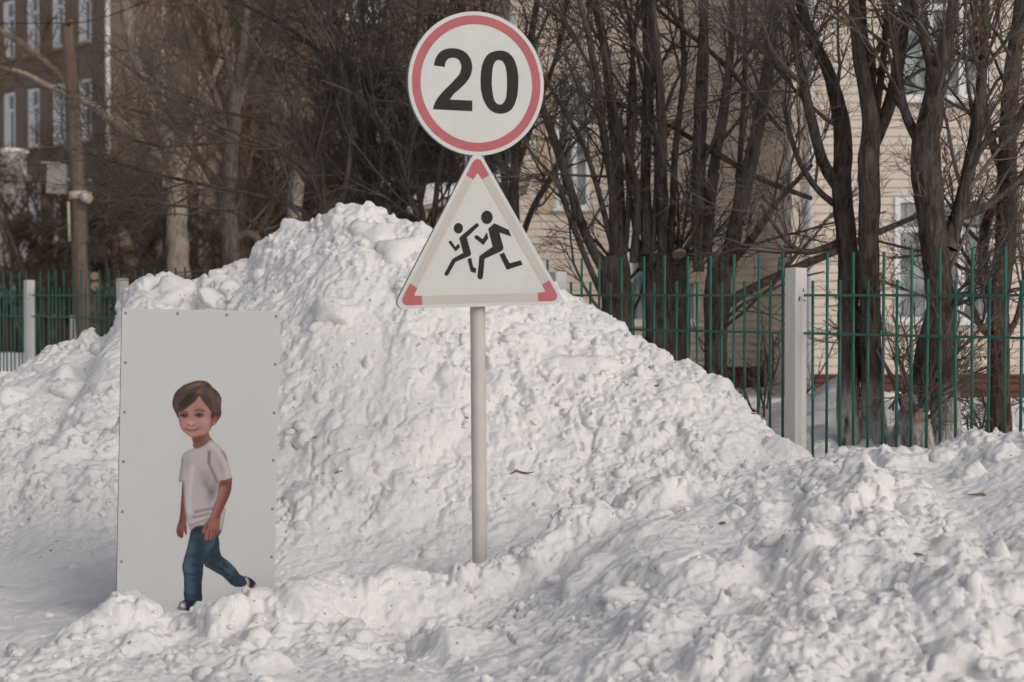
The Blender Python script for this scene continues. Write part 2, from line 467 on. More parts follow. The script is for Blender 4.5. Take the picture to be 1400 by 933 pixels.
for a in [(458,425,96,80,0,(.2,-.5,.3)),(445,440,70,60,3,(0,.3,1)),(798,505,122,78,1,(.1,.1,.2)),(752,498,50,46,4),(1062,622,74,66,2,(.1,.2,2)),
          (232,402,92,60,5,(.0,.1,.5)),(205,398,60,50,2),(300,405,80,40,7),(560,340,120,80,6,(.3,.1,.2)),(505,320,76,52,8),(350,300,40,34,3),
          (75,530,90,74,5,(0,.1,2.5)),(20,545,60,50,1),(100,535,66,48,9),(140,640,74,40,1,(0,.1,.1)),(60,630,70,80,4),(600,566,80,52,6,(0,.2,1),.6),
          (520,640,60,34,3),(930,540,60,44,1),(985,510,40,34,4),(1030,560,62,44,0),(950,510,40,30,6),(1010,600,40,30,2),(1075,590,30,26,3),
          (327,822,36,38,2),(905,708,40,34,0),(1010,705,50,40,1),(925,770,90,60,6),(865,820,90,54,1),(795,700,36,30,3),(765,660,34,34,8),
          (700,640,40,26,2),(1130,700,60,50,4),(1240,690,70,50,8),(1330,650,60,46,7),(1180,640,60,44,5),(1290,625,54,40,9),(1385,625,60,44,3),
          (590,300,34,26,1),(545,300,30,24,4),(660,560,50,36,5),(860,600,60,40,6),(720,570,46,34,7),(400,520,54,36,9),(420,600,44,30,2),(215,848,44,32,4),
          (180,842,40,30,0),(280,838,30,24,8),(430,800,40,30,3),(520,800,44,34,1),(600,790,36,26,6),(725,757,30,22,7),(690,765,26,20,2)]:
    lump(*a)
for _ in range(190):
    px = random.uniform(-20, 1420); py = random.uniform(300, 930)
    if 120 < px < 420 and 400 < py < 850: continue
    p = hit(px, py)
    if p is None: continue
    if rough[min(max(int((p.x - gx[0]) / DS), 0), GX.shape[0] - 1), min(max(int((p.y - gy[0]) / DS), 0), GX.shape[1] - 1)] < .5: continue
    w = random.choice([12, 14, 18, 24, 32, 44]) * (1.25 if p.y < 9.3 else 1)
    lump(px, py, w, w * random.uniform(.6, .95), sink=.45)

gnd = bpy.data.objects['snowy_ground']
for _ in range(46):
    x = random.uniform(1.9, 4.4); y = random.uniform(12.9, 17.5)
    o = link('snow_lump', lump_meshes[random.randrange(10)], gnd); r = random.choice([.05, .08, .1, .14, .2])
    o.scale = (r * 1.2, r, r * .75); o.rotation_euler = (random.uniform(-.4, .4), random.uniform(-.4, .4), random.uniform(0, 6)); o.location = (x, y, float(ground_h(np.array(x), np.array(y))) - .1 * r)
# fallen crumbs of broken snow, far too many to count
def crumbs(parent, n, seed, ymin, ymax, big):
    g = np.random.default_rng(seed); V0, T0_ = icos(1) if not big else icos(2)
    Vs = []; Ts = []; b = 0; k = 0
    while k < n:
        y = g.uniform(ymin, ymax); x = g.uniform(-1, 1) * (.29 * y + .3)
        i = min(max(int(round((x - gx[0]) / DS)), 0), GX.shape[0] - 1); j = min(max(int(round((y - gy[0]) / DS)), 0), GX.shape[1] - 1)
        if (valley[i, j] != (parent is heap)) or g.random() > rough[i, j] * rough[i, j] + .08: continue
        r = (.007 + .016 * g.random() ** 2) if not big else (.018 + .030 * g.random() ** 2)
        v = V0 * (1 + .16 * g.normal(size=(len(V0), 1))) * (r * g.uniform(.55, 1.5, 3)); a = g.random() * 6.28
        v = np.stack([v[:, 0] * math.cos(a) - v[:, 1] * math.sin(a), v[:, 0] * math.sin(a) + v[:, 1] * math.cos(a), v[:, 2]], 1)
        Vs.append(v + np.array([PX[i, j], PY[i, j] - .1 * r, PZ[i, j] - .15 * r])); Ts.append(T0_ + b); b += len(V0); k += 1
    link('snow_crumbs', mesh_np('snow_crumbs', np.vstack(Vs), np.vstack(Ts), M['snow'], big), parent, kind='stuff')
crumbs(heap, 1700, 5, 10.0, 13.7, False); crumbs(heap, 450, 6, 10.0, 13.7, True)
crumbs(bank, 500, 7, 6.6, 10.1, False); crumbs(bank, 120, 8, 6.6, 10.1, True)

# grit, bark crumbs and dead twigs lying on the snow
M['debris'] = mat_plain('debris', (.10, .07, .052), (.20, .14, .105), 40, .9)
def crumb(px, py, w, name='bark_crumb', label=None):
    p = hit(px, py)
    if p is None: return
    s = p.y / F; b = MB(); n = 5
    pts = []
    for i in range(n):
        t = i / (n - 1) - .5
        pts.append(p + Vector((t * w * s, -.012, .012 + random.uniform(-.35, .35) * w * s * .35)))
    b.tube(pts, [.002, .005, .006, .004, .0015] if w > 14 else [.003, .006, .007, .006, .003], 6)
    b.obj(name, M['debris'], None, True, label=label, cat='debris', group='dead bits scattered on the snow')
for px, py, w, lb in [(714,650,34,'curved dark bark strip on the heap just right of the sign pole'),
        (1342,680,40,'thin dark twig lying on the snow bank at far right'),
        (480,641,18,'small brown crumb in the snow between printed panel and sign pole'),
        (432,602,10,'tiny brown crumb on the heap just right of the printed panel'),
        (897,530,9,'tiny reddish leaf crumb on the right flank of the heap'),
        (838,823,10,'dark crumb in a gap of the snow bank right of centre'),
        (987,718,9,'dark crumb near the crest of the snow bank below the heap'),
        (1032,568,24,'thin brown twig near the foot of the heap by the white fence post'),
        (1256,762,16,'short brown twig on the snow bank, right of centre')]:
    crumb(px, py, w, 'dead_twig' if w > 14 else 'bark_crumb', lb)

# ================================================================== BUILDINGS
def siding_mat(name, c):
    t = NT(name); co = t.worldco(); n = t.noise(co, .8, 5, .6); n2 = t.noise(t.worldco((3, 3, .4)), 2.0, 5, .65)
    a = t.mix(t.ramp(n, [(.3, 0), (.7, 1)]), c, tuple(v * .9 for v in c))
    t.col(t.mix(t.mul(t.ramp(n2, [(.5, 0), (.75, 1)]), .25), a, tuple(v * .7 for v in c))); t.set(Roughness=.55, Specular_IOR_Level=.35); return t.m
M['siding'] = siding_mat('cream_siding', (.66, .57, .48))
M['plinth'] = siding_mat('maroon_siding', (.115, .030, .028))
M['trim'] = mat_plain('tan_trim', (.52, .40, .28), (.58, .46, .33), 3, .6)
M['white_pvc'] = mat_plain('white_frame', (.68, .68, .68), (.76, .76, .76), 4, .4)
M['pipe'] = mat_plain('pale_pipe', (.50, .52, .55), (.60, .62, .64), 3, .4)
M['lintel'] = mat_plain('grey_soffit', (.28, .25, .22), (.34, .30, .27), 3, .7)
def glass_mat(name, dark, curtain, seedscale=2.0):
    t = NT(name); co = t.coords((1, 1, .25)); n = t.noise(co, seedscale * 4, 3, .6)
    t.col(t.mix(t.ramp(n, [(.42, 0), (.6, 1)]), dark, curtain)); t.set(Roughness=.08, Specular_IOR_Level=.6)
    return t.m
M['glass'] = glass_mat('window_glass', (.10, .12, .125), (.30, .32, .33))
M['glass_far'] = glass_mat('far_window_glass', (.09, .10, .11), (.20, .22, .24))

def window(parent, x0, x1, z0, z1, y, bars=(.5,), transom=None, fw=.07, frame='white_pvc', glass='glass', sill=True, axis='y', dep=.05):
    """casement lying in the plane y (outside towards -y) of the parent's frame"""
    f = MB()
    f.box(x0, x1, y - dep, y, z0, z0 + fw).box(x0, x1, y - dep, y, z1 - fw, z1)
    f.box(x0, x0 + fw, y - dep, y, z0 + fw, z1 - fw).box(x1 - fw, x1, y - dep, y, z0 + fw, z1 - fw)
    xs = [x0 + fw] + [x0 + (x1 - x0) * b for b in bars] + [x1 - fw]
    for b in bars:
        m = x0 + (x1 - x0) * b; f.box(m - fw * .6, m + fw * .6, y - dep + .003, y, z0 + fw, z1 - fw)
    if transom:
        zt = z0 + (z1 - z0) * transom
        edges = [x0 + fw] + [x0 + (x1 - x0) * b for b in bars]
        for i in range(len(xs) - 1):
            a = xs[i] + (fw * .6 if i else 0); c = xs[i + 1] - (fw * .6 if i < len(xs) - 2 else 0)
            f.box(a, c, y - dep + .005, y, zt - fw * .45, zt + fw * .45)
    w = f.obj('window', M[frame], parent)
    for i in range(len(xs) - 1):
        MB().box(xs[i], xs[i + 1], y - .02, y - .012, z0 + fw * .5, z1 - fw * .5).obj('pane', M[glass], w)
    if sill:
        MB().box(x0 - .06, x1 + .06, y - dep - .09, y - dep - .002, z0 - .035, z0 - .002).obj('sill', M['white_pvc'], w)
    return w

ROW = .115
plank_me = MB().add([(0,-.004,0),(1,-.004,0),(1,-.027,.014),(0,-.027,.014),(0,-.020,.075),(1,-.020,.075),(1,-.002,ROW),(0,-.002,ROW)],
                    [(0,1,2,3),(3,2,5,4),(4,5,6,7)]).mesh('siding_plank', M['siding'])
plank_red = plank_me.copy(); plank_red.materials.clear(); plank_red.materials.append(M['plinth'])
def siding(parent, x0, x1, z0, z1, y, holes=(), rz=0.0, zmax_parts=6.3, mesh=None, name='siding_plank'):
    """courses of siding along local x at depth y, interrupted by holes (x0,x1,z0,z1)"""
    z = z0; rest = MB()
    while z < z1 - .01:
        segs = [(x0, x1)]
        for hx0, hx1, hz0, hz1 in holes:
            if hz0 < z + ROW * .5 < hz1:
                segs = [q for a, b in segs for q in ((a, min(b, hx0)), (max(a, hx1), b)) if q[1] - q[0] > .02]
        for a, b in segs:
            if z < zmax_parts:
                o = link(name, mesh or plank_me, parent); o.rotation_euler.z = rz
                o.location = Matrix.Rotation(rz, 3, 'Z') @ Vector((a, y, z)); o.scale.x = b - a
            else:
                rest.add([tuple(Matrix.Rotation(rz, 3, 'Z') @ Vector(v)) for v in
                    [(a,y-.004,z),(b,y-.004,z),(b,y-.027,z+.014),(a,y-.027,z+.014),(a,y-.020,z+.075),(b,y-.020,z+.075),(b,y-.002,z+ROW),(a,y-.002,z+ROW)]],
                    [(0,1,2,3),(3,2,5,4),(4,5,6,7)])
        z += ROW
    if rest.v: rest.obj('upper_siding', M['siding'], parent, kind='stuff')

def wx(px, Y): return (px - 700) / F * Y
def wz(py, Y): return at(700, py, Y).z
YW, YR = 27.0, 30.0
XC = wx(1083, YW)
house = empty('siding_house', (XC, YW, 0.0), label='cream siding house with maroon base behind the bare trees at right', cat='house')
# local frame: x along the front, y away from the camera
wall = MB()
wall.box(0.0, 12, 0, 10, -.2, 9.4).obj('wall_core', M['siding'], house)
rx0 = wx(702, YR) - XC
MB().box(rx0, -.001, YR - YW, 9.9, -.2, 9.4).obj('wall_core', M['siding'], house)
PT = .52
w1 = (wx(1222, YW) - XC, wx(1352, YW) - XC, wz(441, YW), wz(270, YW))
w2 = (w1[0], w1[1], w1[2] + 3.0, w1[3] + 3.0)
w1b = (w1[0] + 3.2, w1[1] + 3.2, w1[2], w1[3]); w2b = (w1[0] + 3.2, w1[1] + 3.2, w2[2], w2[3])
siding(house, .13, 9.0, PT, 9.35, 0, [w1, w2, w1b, w2b])
siding(house, .13, 9.0, PT - ROW * 6, PT - .005, -.003, [], mesh=plank_red, name='plinth_plank')
for w in (w1, w2, w1b, w2b): window(house, *w, .0, bars=(.36, .70), transom=.74, fw=.075)
MB().box(-.02, .13, -.04, -.001, -.2, 9.4).obj('corner_trim', M['siding'], house)
MB().box(-.02, 9.0, -.045, -.001, PT - .03, PT + .012).obj('base_flashing', M['plinth'], house)
# downpipe
px_ = wx(1105, YW) - XC
b = MB().tube([(px_, -.12, -.1), (px_, -.12, 9.2)], .045, 10)
for z in (1.5, 3.4, 5.3, 7.2): b.box(px_ - .06, px_ + .06, -.09, -.002, z, z + .04)
b.obj('downpipe', M['pipe'], house, True)
# set-back wing
yr_ = YR - YW
g1 = (wx(858, YR) - XC, wx(955, YR) - XC, wz(443, YR), wz(275, YR))
g2 = (wx(760, YR) - XC, wx(806, YR) - XC, wz(286, YR), wz(112, YR))
siding(house, rx0, -.005, PT, 9.35, yr_, [g1, g2])
siding(house, rx0, -.005, PT - ROW * 6, PT - .005, yr_ - .003, [], mesh=plank_red, name='plinth_plank')
window(house, *g1, yr_, bars=(.36, .64), transom=.7, fw=.07)
window(house, *g2, yr_, bars=(.55,), fw=.06)
MB().box(g2[0] - .28, g2[0] - .003, yr_ - .05, yr_ - .018, g2[2] - .05, g2[3]).obj('tan_panel', M['trim'], house)
MB().box(g1[0] + .62, g1[1] + .02, yr_ - .085, yr_ - .055, g1[2] + .62, g1[3]).obj('tan_panel', M['trim'], house)
MB().box(g1[0] - .06, g1[1] + .08, yr_ - .09, yr_ - .018, g1[3] + .002, g1[3] + .09).obj('lintel', M['siding'], house)
MB().box(g2[0] - .3, g2[1] + .05, yr_ - .09, yr_ - .018, g2[3] + .002, g2[3] + .12).obj('lintel', M['lintel'], house)
# side of the projecting wing (faces left)
siding(house, -yr_ + .003, -.01, PT, 9.35, 0.0, [], rz=-math.pi / 2, zmax_parts=0)
MB().add([(rx0 - .5, yr_ - .5, 9.4), (12.4, -.5, 9.4), (12.4, 10.5, 9.4), (rx0 - .5, 10.5, 9.4), (rx0 + 4, 6.5, 11.4), (9, 5.5, 11.4)],
         [(0, 1, 5, 4), (1, 2, 5), (2, 3, 4, 5), (3, 0, 4), (3, 2, 1, 0)]).obj('roof', M['snow'], house)

# low porch with a snow covered roof behind the sign
YP = 25.0
porch = empty('porch', (wx(655, YP), YP, 0), label='small tan porch with snow on its sloping roof, behind the road sign', cat='porch')
def pz(py): return wz(py, YP)
xl = wx(560, YP) - porch.location.x; xr = wx(722, YP) - porch.location.x
M['porch_wall'] = mat_plain('porch_wall', (.36, .29, .20), (.43, .35, .25), 2, .8)
MB().box(xl + .25, xr - .15, .2, 2.2, -.1, pz(298)).obj('wall', M['porch_wall'], porch)
rf = MB().add([(xl, -.1, pz(292)), (xr, -.1, pz(215) - .35), (xr, 2.4, pz(215) - .35), (xl, 2.4, pz(292)),
               (xl, -.1, pz(287)), (xr, -.1, pz(215) - .25), (xr, 2.4, pz(215) - .25), (xl, 2.4, pz(287))],
              [(0,3,2,1),(4,5,6,7),(0,1,5,4),(1,2,6,5),(2,3,7,6),(3,0,4,7)]).obj('roof', M['lintel'], porch)
n = 26; V = []; Q = []
for i in range(n):
    for j in range(9):
        u = i / (n - 1); v = j / 8; e = min(1, min(u, 1 - u) * 9, min(v, 1 - v) * 5)
        V.append((xl - .03 + (xr - xl + .06) * u, -.13 + 2.5 * v, pz(287) + (pz(215) - .25 - pz(287)) * u + .005 + (.22 + .06 * math.sin(u * 9)) * math.sqrt(max(e, 0)) + .03 * float(vnoise(u * 9, v * 5, 3))))
for i in range(n - 1):
    for j in range(8): Q.append((i * 9 + j, i * 9 + 9 + j, i * 9 + 10 + j, i * 9 + j + 1))
link('snow_cap', mesh_np('snow_cap', np.array(V), np.array(Q), M['snow']), rf)
for u in (.12, .9):
    x = xl + (xr - xl) * u; MB().box(x - .05, x + .05, .0, .1, -.1, pz(292) + (pz(215) - .35 - pz(292)) * u).obj('post', M['porch_wall'], porch)

# far brown block at the left
M['plaster'] = mat_plain('brown_plaster', (.15, .116, .094), (.23, .182, .15), .5, .9, detail=8, world=True)
M['plaster2'] = mat_plain('olive_brown_plaster', (.105, .08, .06), (.185, .142, .108), .45, .9, detail=8, world=True)
M['seam'] = mat_plain('pale_seam', (.22, .18, .145), (.48, .42, .37), 1.2, .9, world=True)
M['ice'] = mat_plain('iced_pipe', (.30, .27, .25), (.80, .78, .78), 2.2, .5, world=True)
CX, CY = wx(151, 62), 62.0
far = empty('apartment_block', (CX, CY, 0), math.atan2(.625, .78), label='far brown plastered apartment block with tall white windows at upper left', cat='building')
TOP = 17.5
MB().box(.06, 16.0, .06, 34, -.3, TOP).obj('wall_core', M['plaster'], far)
# long wall (outside is local -x): pieces between the windows
sills = [3.35, 6.5, 9.6, 12.75]; WH = 1.95; pos = [1.2 + 1.87 * k for k in range(14)]
def lbox(y0, y1, z0, z1, x0, x1, name, m): return MB().box(x0, x1, y0, y1, z0, z1).obj(name, m, far)
zcuts = [-.3] + [v for s_ in sills for v in (s_, s_ + WH)] + [TOP]
for k in range(0, len(zcuts), 2): lbox(0, 34, zcuts[k], zcuts[k + 1], 0, .055, 'wall_band', M['plaster'])
for s_ in sills:
    ys = [0] + [v for p in pos for v in (p, p + .85)] + [34]
    for k in range(0, len(ys), 2): lbox(ys[k], ys[k + 1], s_ + .001, s_ + WH - .001, .003, .055, 'wall_pier', M['plaster'])
far_win = None
for s_ in sills:
    for p in pos[:9]:
        if far_win is None:
            f = MB()                                   # frame in local x plane
            f.box(-.0, .05, 0, .10, 0, WH).box(0, .05, .75, .85, 0, WH).box(0, .05, .10, .75, 0, .10).box(0, .05, .10, .75, WH - .1, WH)
            f.box(.004, .05, .10, .75, 1.30, 1.40).box(.004, .05, .38, .47, .1, 1.30)
            me_f = f.mesh('window', M['white_pvc']); me_p = MB().box(.025, .04, .06, .79, .05, WH - .05).mesh('pane', M['glass_far'])
            me_s = MB().box(-.16, -.004, -.08, .93, -.07, -.002).mesh('sill', M['lintel']); far_win = True
            me_c = MB().box(.012, .02, .46, .76, .08, 1.88).mesh('curtain', M['white_pvc'])
        w = link('window', me_f, far); w.location = (0, p, s_)
        link('pane', me_p, w); link('sill', me_s, w); link('curtain', me_c, w)
MB().box(-.25, 17.2, -.25, 35, TOP, TOP + .3).obj('roof', M['snow'], far)
# end wall: plaster panels with pale joints
xs = [0, 1.9, 3.2, 4.45, 6.4, 8.5, 10.6, 12.7, 16.0]; zs = [-.3, 2.0, 4.75, 7.75, 10.7, 13.7, TOP]
for i in range(len(xs) - 1):
    for j in range(len(zs) - 1):
        if (i, j) in ((5, 3),): continue
        MB().box(xs[i] + .05, xs[i + 1] - .05, 0, .055, zs[j] + .05, zs[j + 1] - .05).obj('wall_panel', M['plaster2'], far)
sm = MB()
for x in xs[1:-1]: sm.box(x - .045, x + .045, .012, .058, -.3, TOP)
sm.obj('joint', M['seam'], far)
window(far, 8.75, 9.55, 10.9, 12.6, .03, bars=(.5,), fw=.12, glass='glass_far')
window(far, 9.7, 10.4, 10.9, 12.6, .03, bars=(.5,), fw=.12, glass='glass_far')
MB().tube([(-.12, -.12, -.2), (-.12, -.12, TOP)], .085, 8).obj('iced_downpipe', M['ice'], far, True)

# pale annex at the left edge
YA = 57.0
annex = empty('annex', (wx(-60, YA), YA, 0), label='pale plastered annex with a snowy ledge at the far left edge', cat='annex')
M['whitewash'] = mat_plain('whitewashed_wall', (.40, .37, .36), (.52, .49, .48), .7, .85, detail=6, world=True)
xa = wx(27, YA) - annex.location.x
MB().box(-8, xa, 0, .9, -.3, wz(248, YA)).obj('lower_wall', M['whitewash'], annex)
MB().box(-8, xa + .12, -.15, 1, wz(247, YA), wz(238, YA)).obj('ledge', M['seam'], annex)
MB().box(-8, xa, -.02, .9, wz(237.5, YA), wz(208, YA)).obj('parapet', M['whitewash'], annex)
MB().box(-8.1, xa + .04, -.1, 1, wz(207.7, YA), wz(203, YA)).obj('snow_cap', M['snow'], annex)

# low red block wall
YB = 47.0
M['redblock'] = mat_plain('red_block', (.15, .065, .048), (.22, .10, .075), 1.2, .9, world=True)
M['mortar'] = mat_plain('mortar', (.24, .20, .18), (.32, .28, .26), 4, .9, world=True)
lw = empty('block_wall', (wx(24, YB), YB, 0), label='low dark red block wall with pale joints behind the fence at left', cat='wall')
x1 = wx(155, YB) - wx(24, YB); zt = wz(433, YB); zb = .1
MB().box(-5, x1, .03, .3, zb, zt - .02).obj('mortar', M['mortar'], lw)
blk = MB().box(0, .46, 0, .1, 0, .19).mesh('block', M['redblock'])
r = 0; z = zt - .20
while z > zb - .1:
    x = -5 + (.24 if r % 2 else 0)
    while x < x1 - .46:
        o = link('block', blk, lw); o.location = (x, 0, z); x += .475
    z -= .215; r += 1
MB().box(-5.05, x1 + .05, -.05, .35, zt, zt + .05).obj('snow_cap', M['snow'], lw)

# ================================================================== FENCE
t = NT('green_paint'); co = t.worldco(); n1 = t.noise(co, 9, 5, .6); n2 = t.noise(co, 45, 4, .7)
c = t.mix(t.ramp(n1, [(.3, 0), (.7, 1)]), (.020, .098, .074), (.034, .136, .104))
t.col(t.mix(t.mul(t.ramp(n2, [(.66, 0), (.74, 1)]), .6), c, (.09, .05, .035))); t.set(Roughness=.5); M['green'] = t.m
t = NT('white_post_paint'); co = t.worldco((1, 1, .35)); n1 = t.noise(co, 5, 5, .6)
c = t.mix(t.ramp(n1, [(.35, 0), (.7, 1)]), (.66, .645, .63), (.55, .53, .51))
n2 = t.noise(t.worldco((1, 1, .5)), 16, 5, .65)
t.col(t.mix(t.mul(t.ramp(n2, [(.66, 0), (.78, 1)]), .7), c, (.22, .12, .07))); t.set(Roughness=.55); t.bump(n2, .15, .004); M['postpaint'] = t.m
M['rust'] = mat_plain('rust', (.05, .025, .018), (.16, .08, .045), 60, .9)
P0 = Vector((wx(1088, 12.0), 12.0, 0)); S0 = 6.2; V0 = -1259
dY = 12.0 / S0; dX = (V0 - 700) / F * dY; PL = math.hypot(dX, dY)
fence = empty('metal_fence', P0, math.atan2(dY, dX), label='green metal bar fence with square white posts behind the snow heap', cat='fence')
ZU, ZL, ZB = 1.60, 1.372, .60
def side(i): return 0
a = .0475; post_me = MB().box(-a, a, -a, a, -.1, 1.765).mesh('post', M['postpaint'])
tall = MB().tube([(0, 0, .50), (0, 0, 1.857)], .0088, 8).mesh('bar', M['green'], True)
short = MB().tube([(0, 0, .50), (0, 0, 1.685)], .0088, 8).mesh('bar', M['green'], True)
rail_me = MB().box(.075, PL - .075, -.008, .008, -.0075, .0075).mesh('rail', M['green'])
NB = 20
for s in range(-2, 8):
    p = link('post', post_me, fence); p.location = (s * PL, 0, 0)
    bevel(p, .006, 2)
    MB().tube([(s * PL, 0, 1.766), (s * PL, 0, 1.768)], .04, 4).obj('post_cap', M['postpaint'], p).matrix_parent_inverse = Matrix.Translation((-s * PL, 0, 0))
    for z in (ZU, ZL, ZB):
        o = link('rail', rail_me, fence); o.location = (s * PL, 0, z)
    for k in range(NB):
        x = .075 + (PL - .15) * (k + .5) / NB
        if k % 2 == 0 and k > 0 and False: pass
        o = link('bar', tall if k % 2 == 0 else short, fence)
        o.location = (s * PL + x, -.0205 * 0 - .0195, random.uniform(-.008, .008)); o.rotation_euler = (random.uniform(-.006, .006), random.uniform(-.006, .006), 0)
# rust burns where the rails are welded on
for s in range(-1, 6):
    for z in (ZU,):
        b = MB()
        for q in range(4):
            yy = random.uniform(-.03, .03); zz = z + random.uniform(-.045, .03)
            b.box(s * PL - a - .0025, s * PL - a + .001, yy - .004, yy + .003, zz - .006, zz + random.uniform(.004, .016))
        b.obj('rust_mark', M['rust'], fence)

# ================================================================== TREES
def tubes(P, R, k, g):
    """P (N,n,3), R (N,n) -> verts, quads"""
    N, n, _ = P.shape
    T = np.empty_like(P); T[:, 1:-1] = P[:, 2:] - P[:, :-2]; T[:, 0] = P[:, 1] - P[:, 0]; T[:, -1] = P[:, -1] - P[:, -2]
    T /= np.linalg.norm(T, axis=2, keepdims=True) + 1e-9
    ref = g.normal(size=(N, 1, 3)); U = ref - (ref * T).sum(2, keepdims=True) * T
    U /= np.linalg.norm(U, axis=2, keepdims=True) + 1e-9
    W = np.cross(T, U); an = np.arange(k) * 2 * math.pi / k
    V = P[:, :, None] + R[:, :, None, None] * (np.cos(an)[None, None, :, None] * U[:, :, None] + np.sin(an)[None, None, :, None] * W[:, :, None])
    base = (np.arange(N) * n * k)[:, None, None] + (np.arange(n - 1) * k)[None, :, None]
    j = np.arange(k)[None, None]; j2 = (np.arange(k) + 1)[None, None] % k
    Q = np.stack([base + j, base + j2, base + j2 + k, base + j + k], -1).reshape(-1, 4)
    return V.reshape(-1, 3), Q
def grow(P, R, cnt, L, ang, n, g, tmin=.25, up=.12, jit=.22, ratio=.55, rcap=None, tip=.4, prof=.5, flat=1.0):
    N, m, _ = P.shape; C = N * cnt
    par = np.repeat(np.arange(N), cnt); t = tmin + (1 - tmin) * g.random(C)
    f = t * (m - 1); i = np.minimum(f.astype(int), m - 2); fr = (f - i)[:, None]
    pos = P[par, i] * (1 - fr) + P[par, i + 1] * fr
    T = P[par, i + 1] - P[par, i]; T /= np.linalg.norm(T, axis=1, keepdims=True) + 1e-9
    rp = R[par, i] * (1 - fr[:, 0]) + R[par, i + 1] * fr[:, 0]
    v = g.normal(size=(C, 3)); v[:, 1] *= flat; v -= (v * T).sum(1, keepdims=True) * T; v /= np.linalg.norm(v, axis=1, keepdims=True) + 1e-9
    A = (ang[0] + (ang[1] - ang[0]) * g.random(C))[:, None]
    d = np.cos(A) * T + np.sin(A) * v
    ln = (L[0] + (L[1] - L[0]) * g.random(C)) * (1 - prof * t)
    out = np.empty((C, n, 3)); out[:, 0] = pos; p = pos.copy()
    for s in range(1, n):
        d = d + jit * g.normal(size=(C, 3)) * .5; d[:, 2] += up / n
        d /= np.linalg.norm(d, axis=1, keepdims=True); p = p + d * (ln / (n - 1))[:, None]; out[:, s] = p
    r0 = rp * ratio
    if rcap: r0 = np.clip(r0, rcap[0], rcap[1])
    rr = r0[:, None] * np.linspace(1, tip, n)[None]
    return out, rr
def stem_mesh(pts, rad, mat, seed, k=14, seg=.05, knob=.10):
    """a trunk or limb with uneven girth, ridges and knots"""
    g = np.random.default_rng(seed); pts = catmull(pts, 8, False); rad = np.interp(np.linspace(0, 1, len(pts)), np.linspace(0, 1, len(rad)), rad)
    d = np.r_[0, np.cumsum(np.linalg.norm(np.diff(pts, axis=0), axis=1))]; n = max(int(d[-1] / seg), 6)
    s = np.linspace(0, d[-1], n); P = np.stack([np.interp(s, d, pts[:, c]) for c in range(3)], 1); R = np.interp(s, d, rad)
    P = P + (R * .22)[:, None] * np.stack([fbm(s * 3 + seed, s * 0 + c * 9.1, 3, seed % 17) for c in range(3)], 1)
    an = np.arange(k) * 2 * math.pi / k
    T = np.gradient(P, axis=0); T /= np.linalg.norm(T, axis=1, keepdims=True)
    ref = np.array([.3, 1, .1]); U = ref - (T @ ref)[:, None] * T; U /= np.linalg.norm(U, axis=1, keepdims=True); W = np.cross(T, U)
    sc = 1 + knob * 2 * fbm(s[:, None] * 2.2 + seed, np.cos(an)[None] * .9 + 3 + np.sin(an)[None] * 1.3, 3, 6) + knob * .9 * fbm(s[:, None] * 6, an[None] * 2.2 + seed, 3, 8) + (knob * 1.5 * np.abs(fbm(s[:, None] * 5 + .35 * np.sin(an * 3)[None], an[None] * 4.46 + seed, 3, 12)) if k > 20 else 0)
    V = P[:, None] + (R[:, None] * sc)[..., None] * (np.cos(an)[None, :, None] * U[:, None] + np.sin(an)[None, :, None] * W[:, None])
    i = np.arange(n - 1)[:, None] * k; j = np.arange(k)[None]; j2 = (j + 1) % k
    Q = np.stack([i + j, i + j2, i + j2 + k, i + j + k], -1).reshape(-1, 4)
    V = V.reshape(-1, 3); tip = len(V); V = np.vstack([V, P[-1] + T[-1] * R[-1] * .4])
    e = (n - 1) * k; cap = np.stack([e + np.arange(k), e + (np.arange(k) + 1) % k, np.full(k, tip), np.full(k, tip)], 1)
    return V, Q, cap, P, R
def resample(P, R, n):
    d = np.r_[0, np.cumsum(np.linalg.norm(np.diff(P, axis=0), axis=1))]; s = np.linspace(0, d[-1], n)
    return np.stack([np.interp(s, d, P[:, c]) for c in range(3)], 1), np.interp(s, d, R)

def join_tubes(parts):
    V = []; Q = []; b = 0
    for v, q in parts: V.append(v); Q.append(q + b); b += len(v)
    return np.vstack(V), np.vstack(Q)

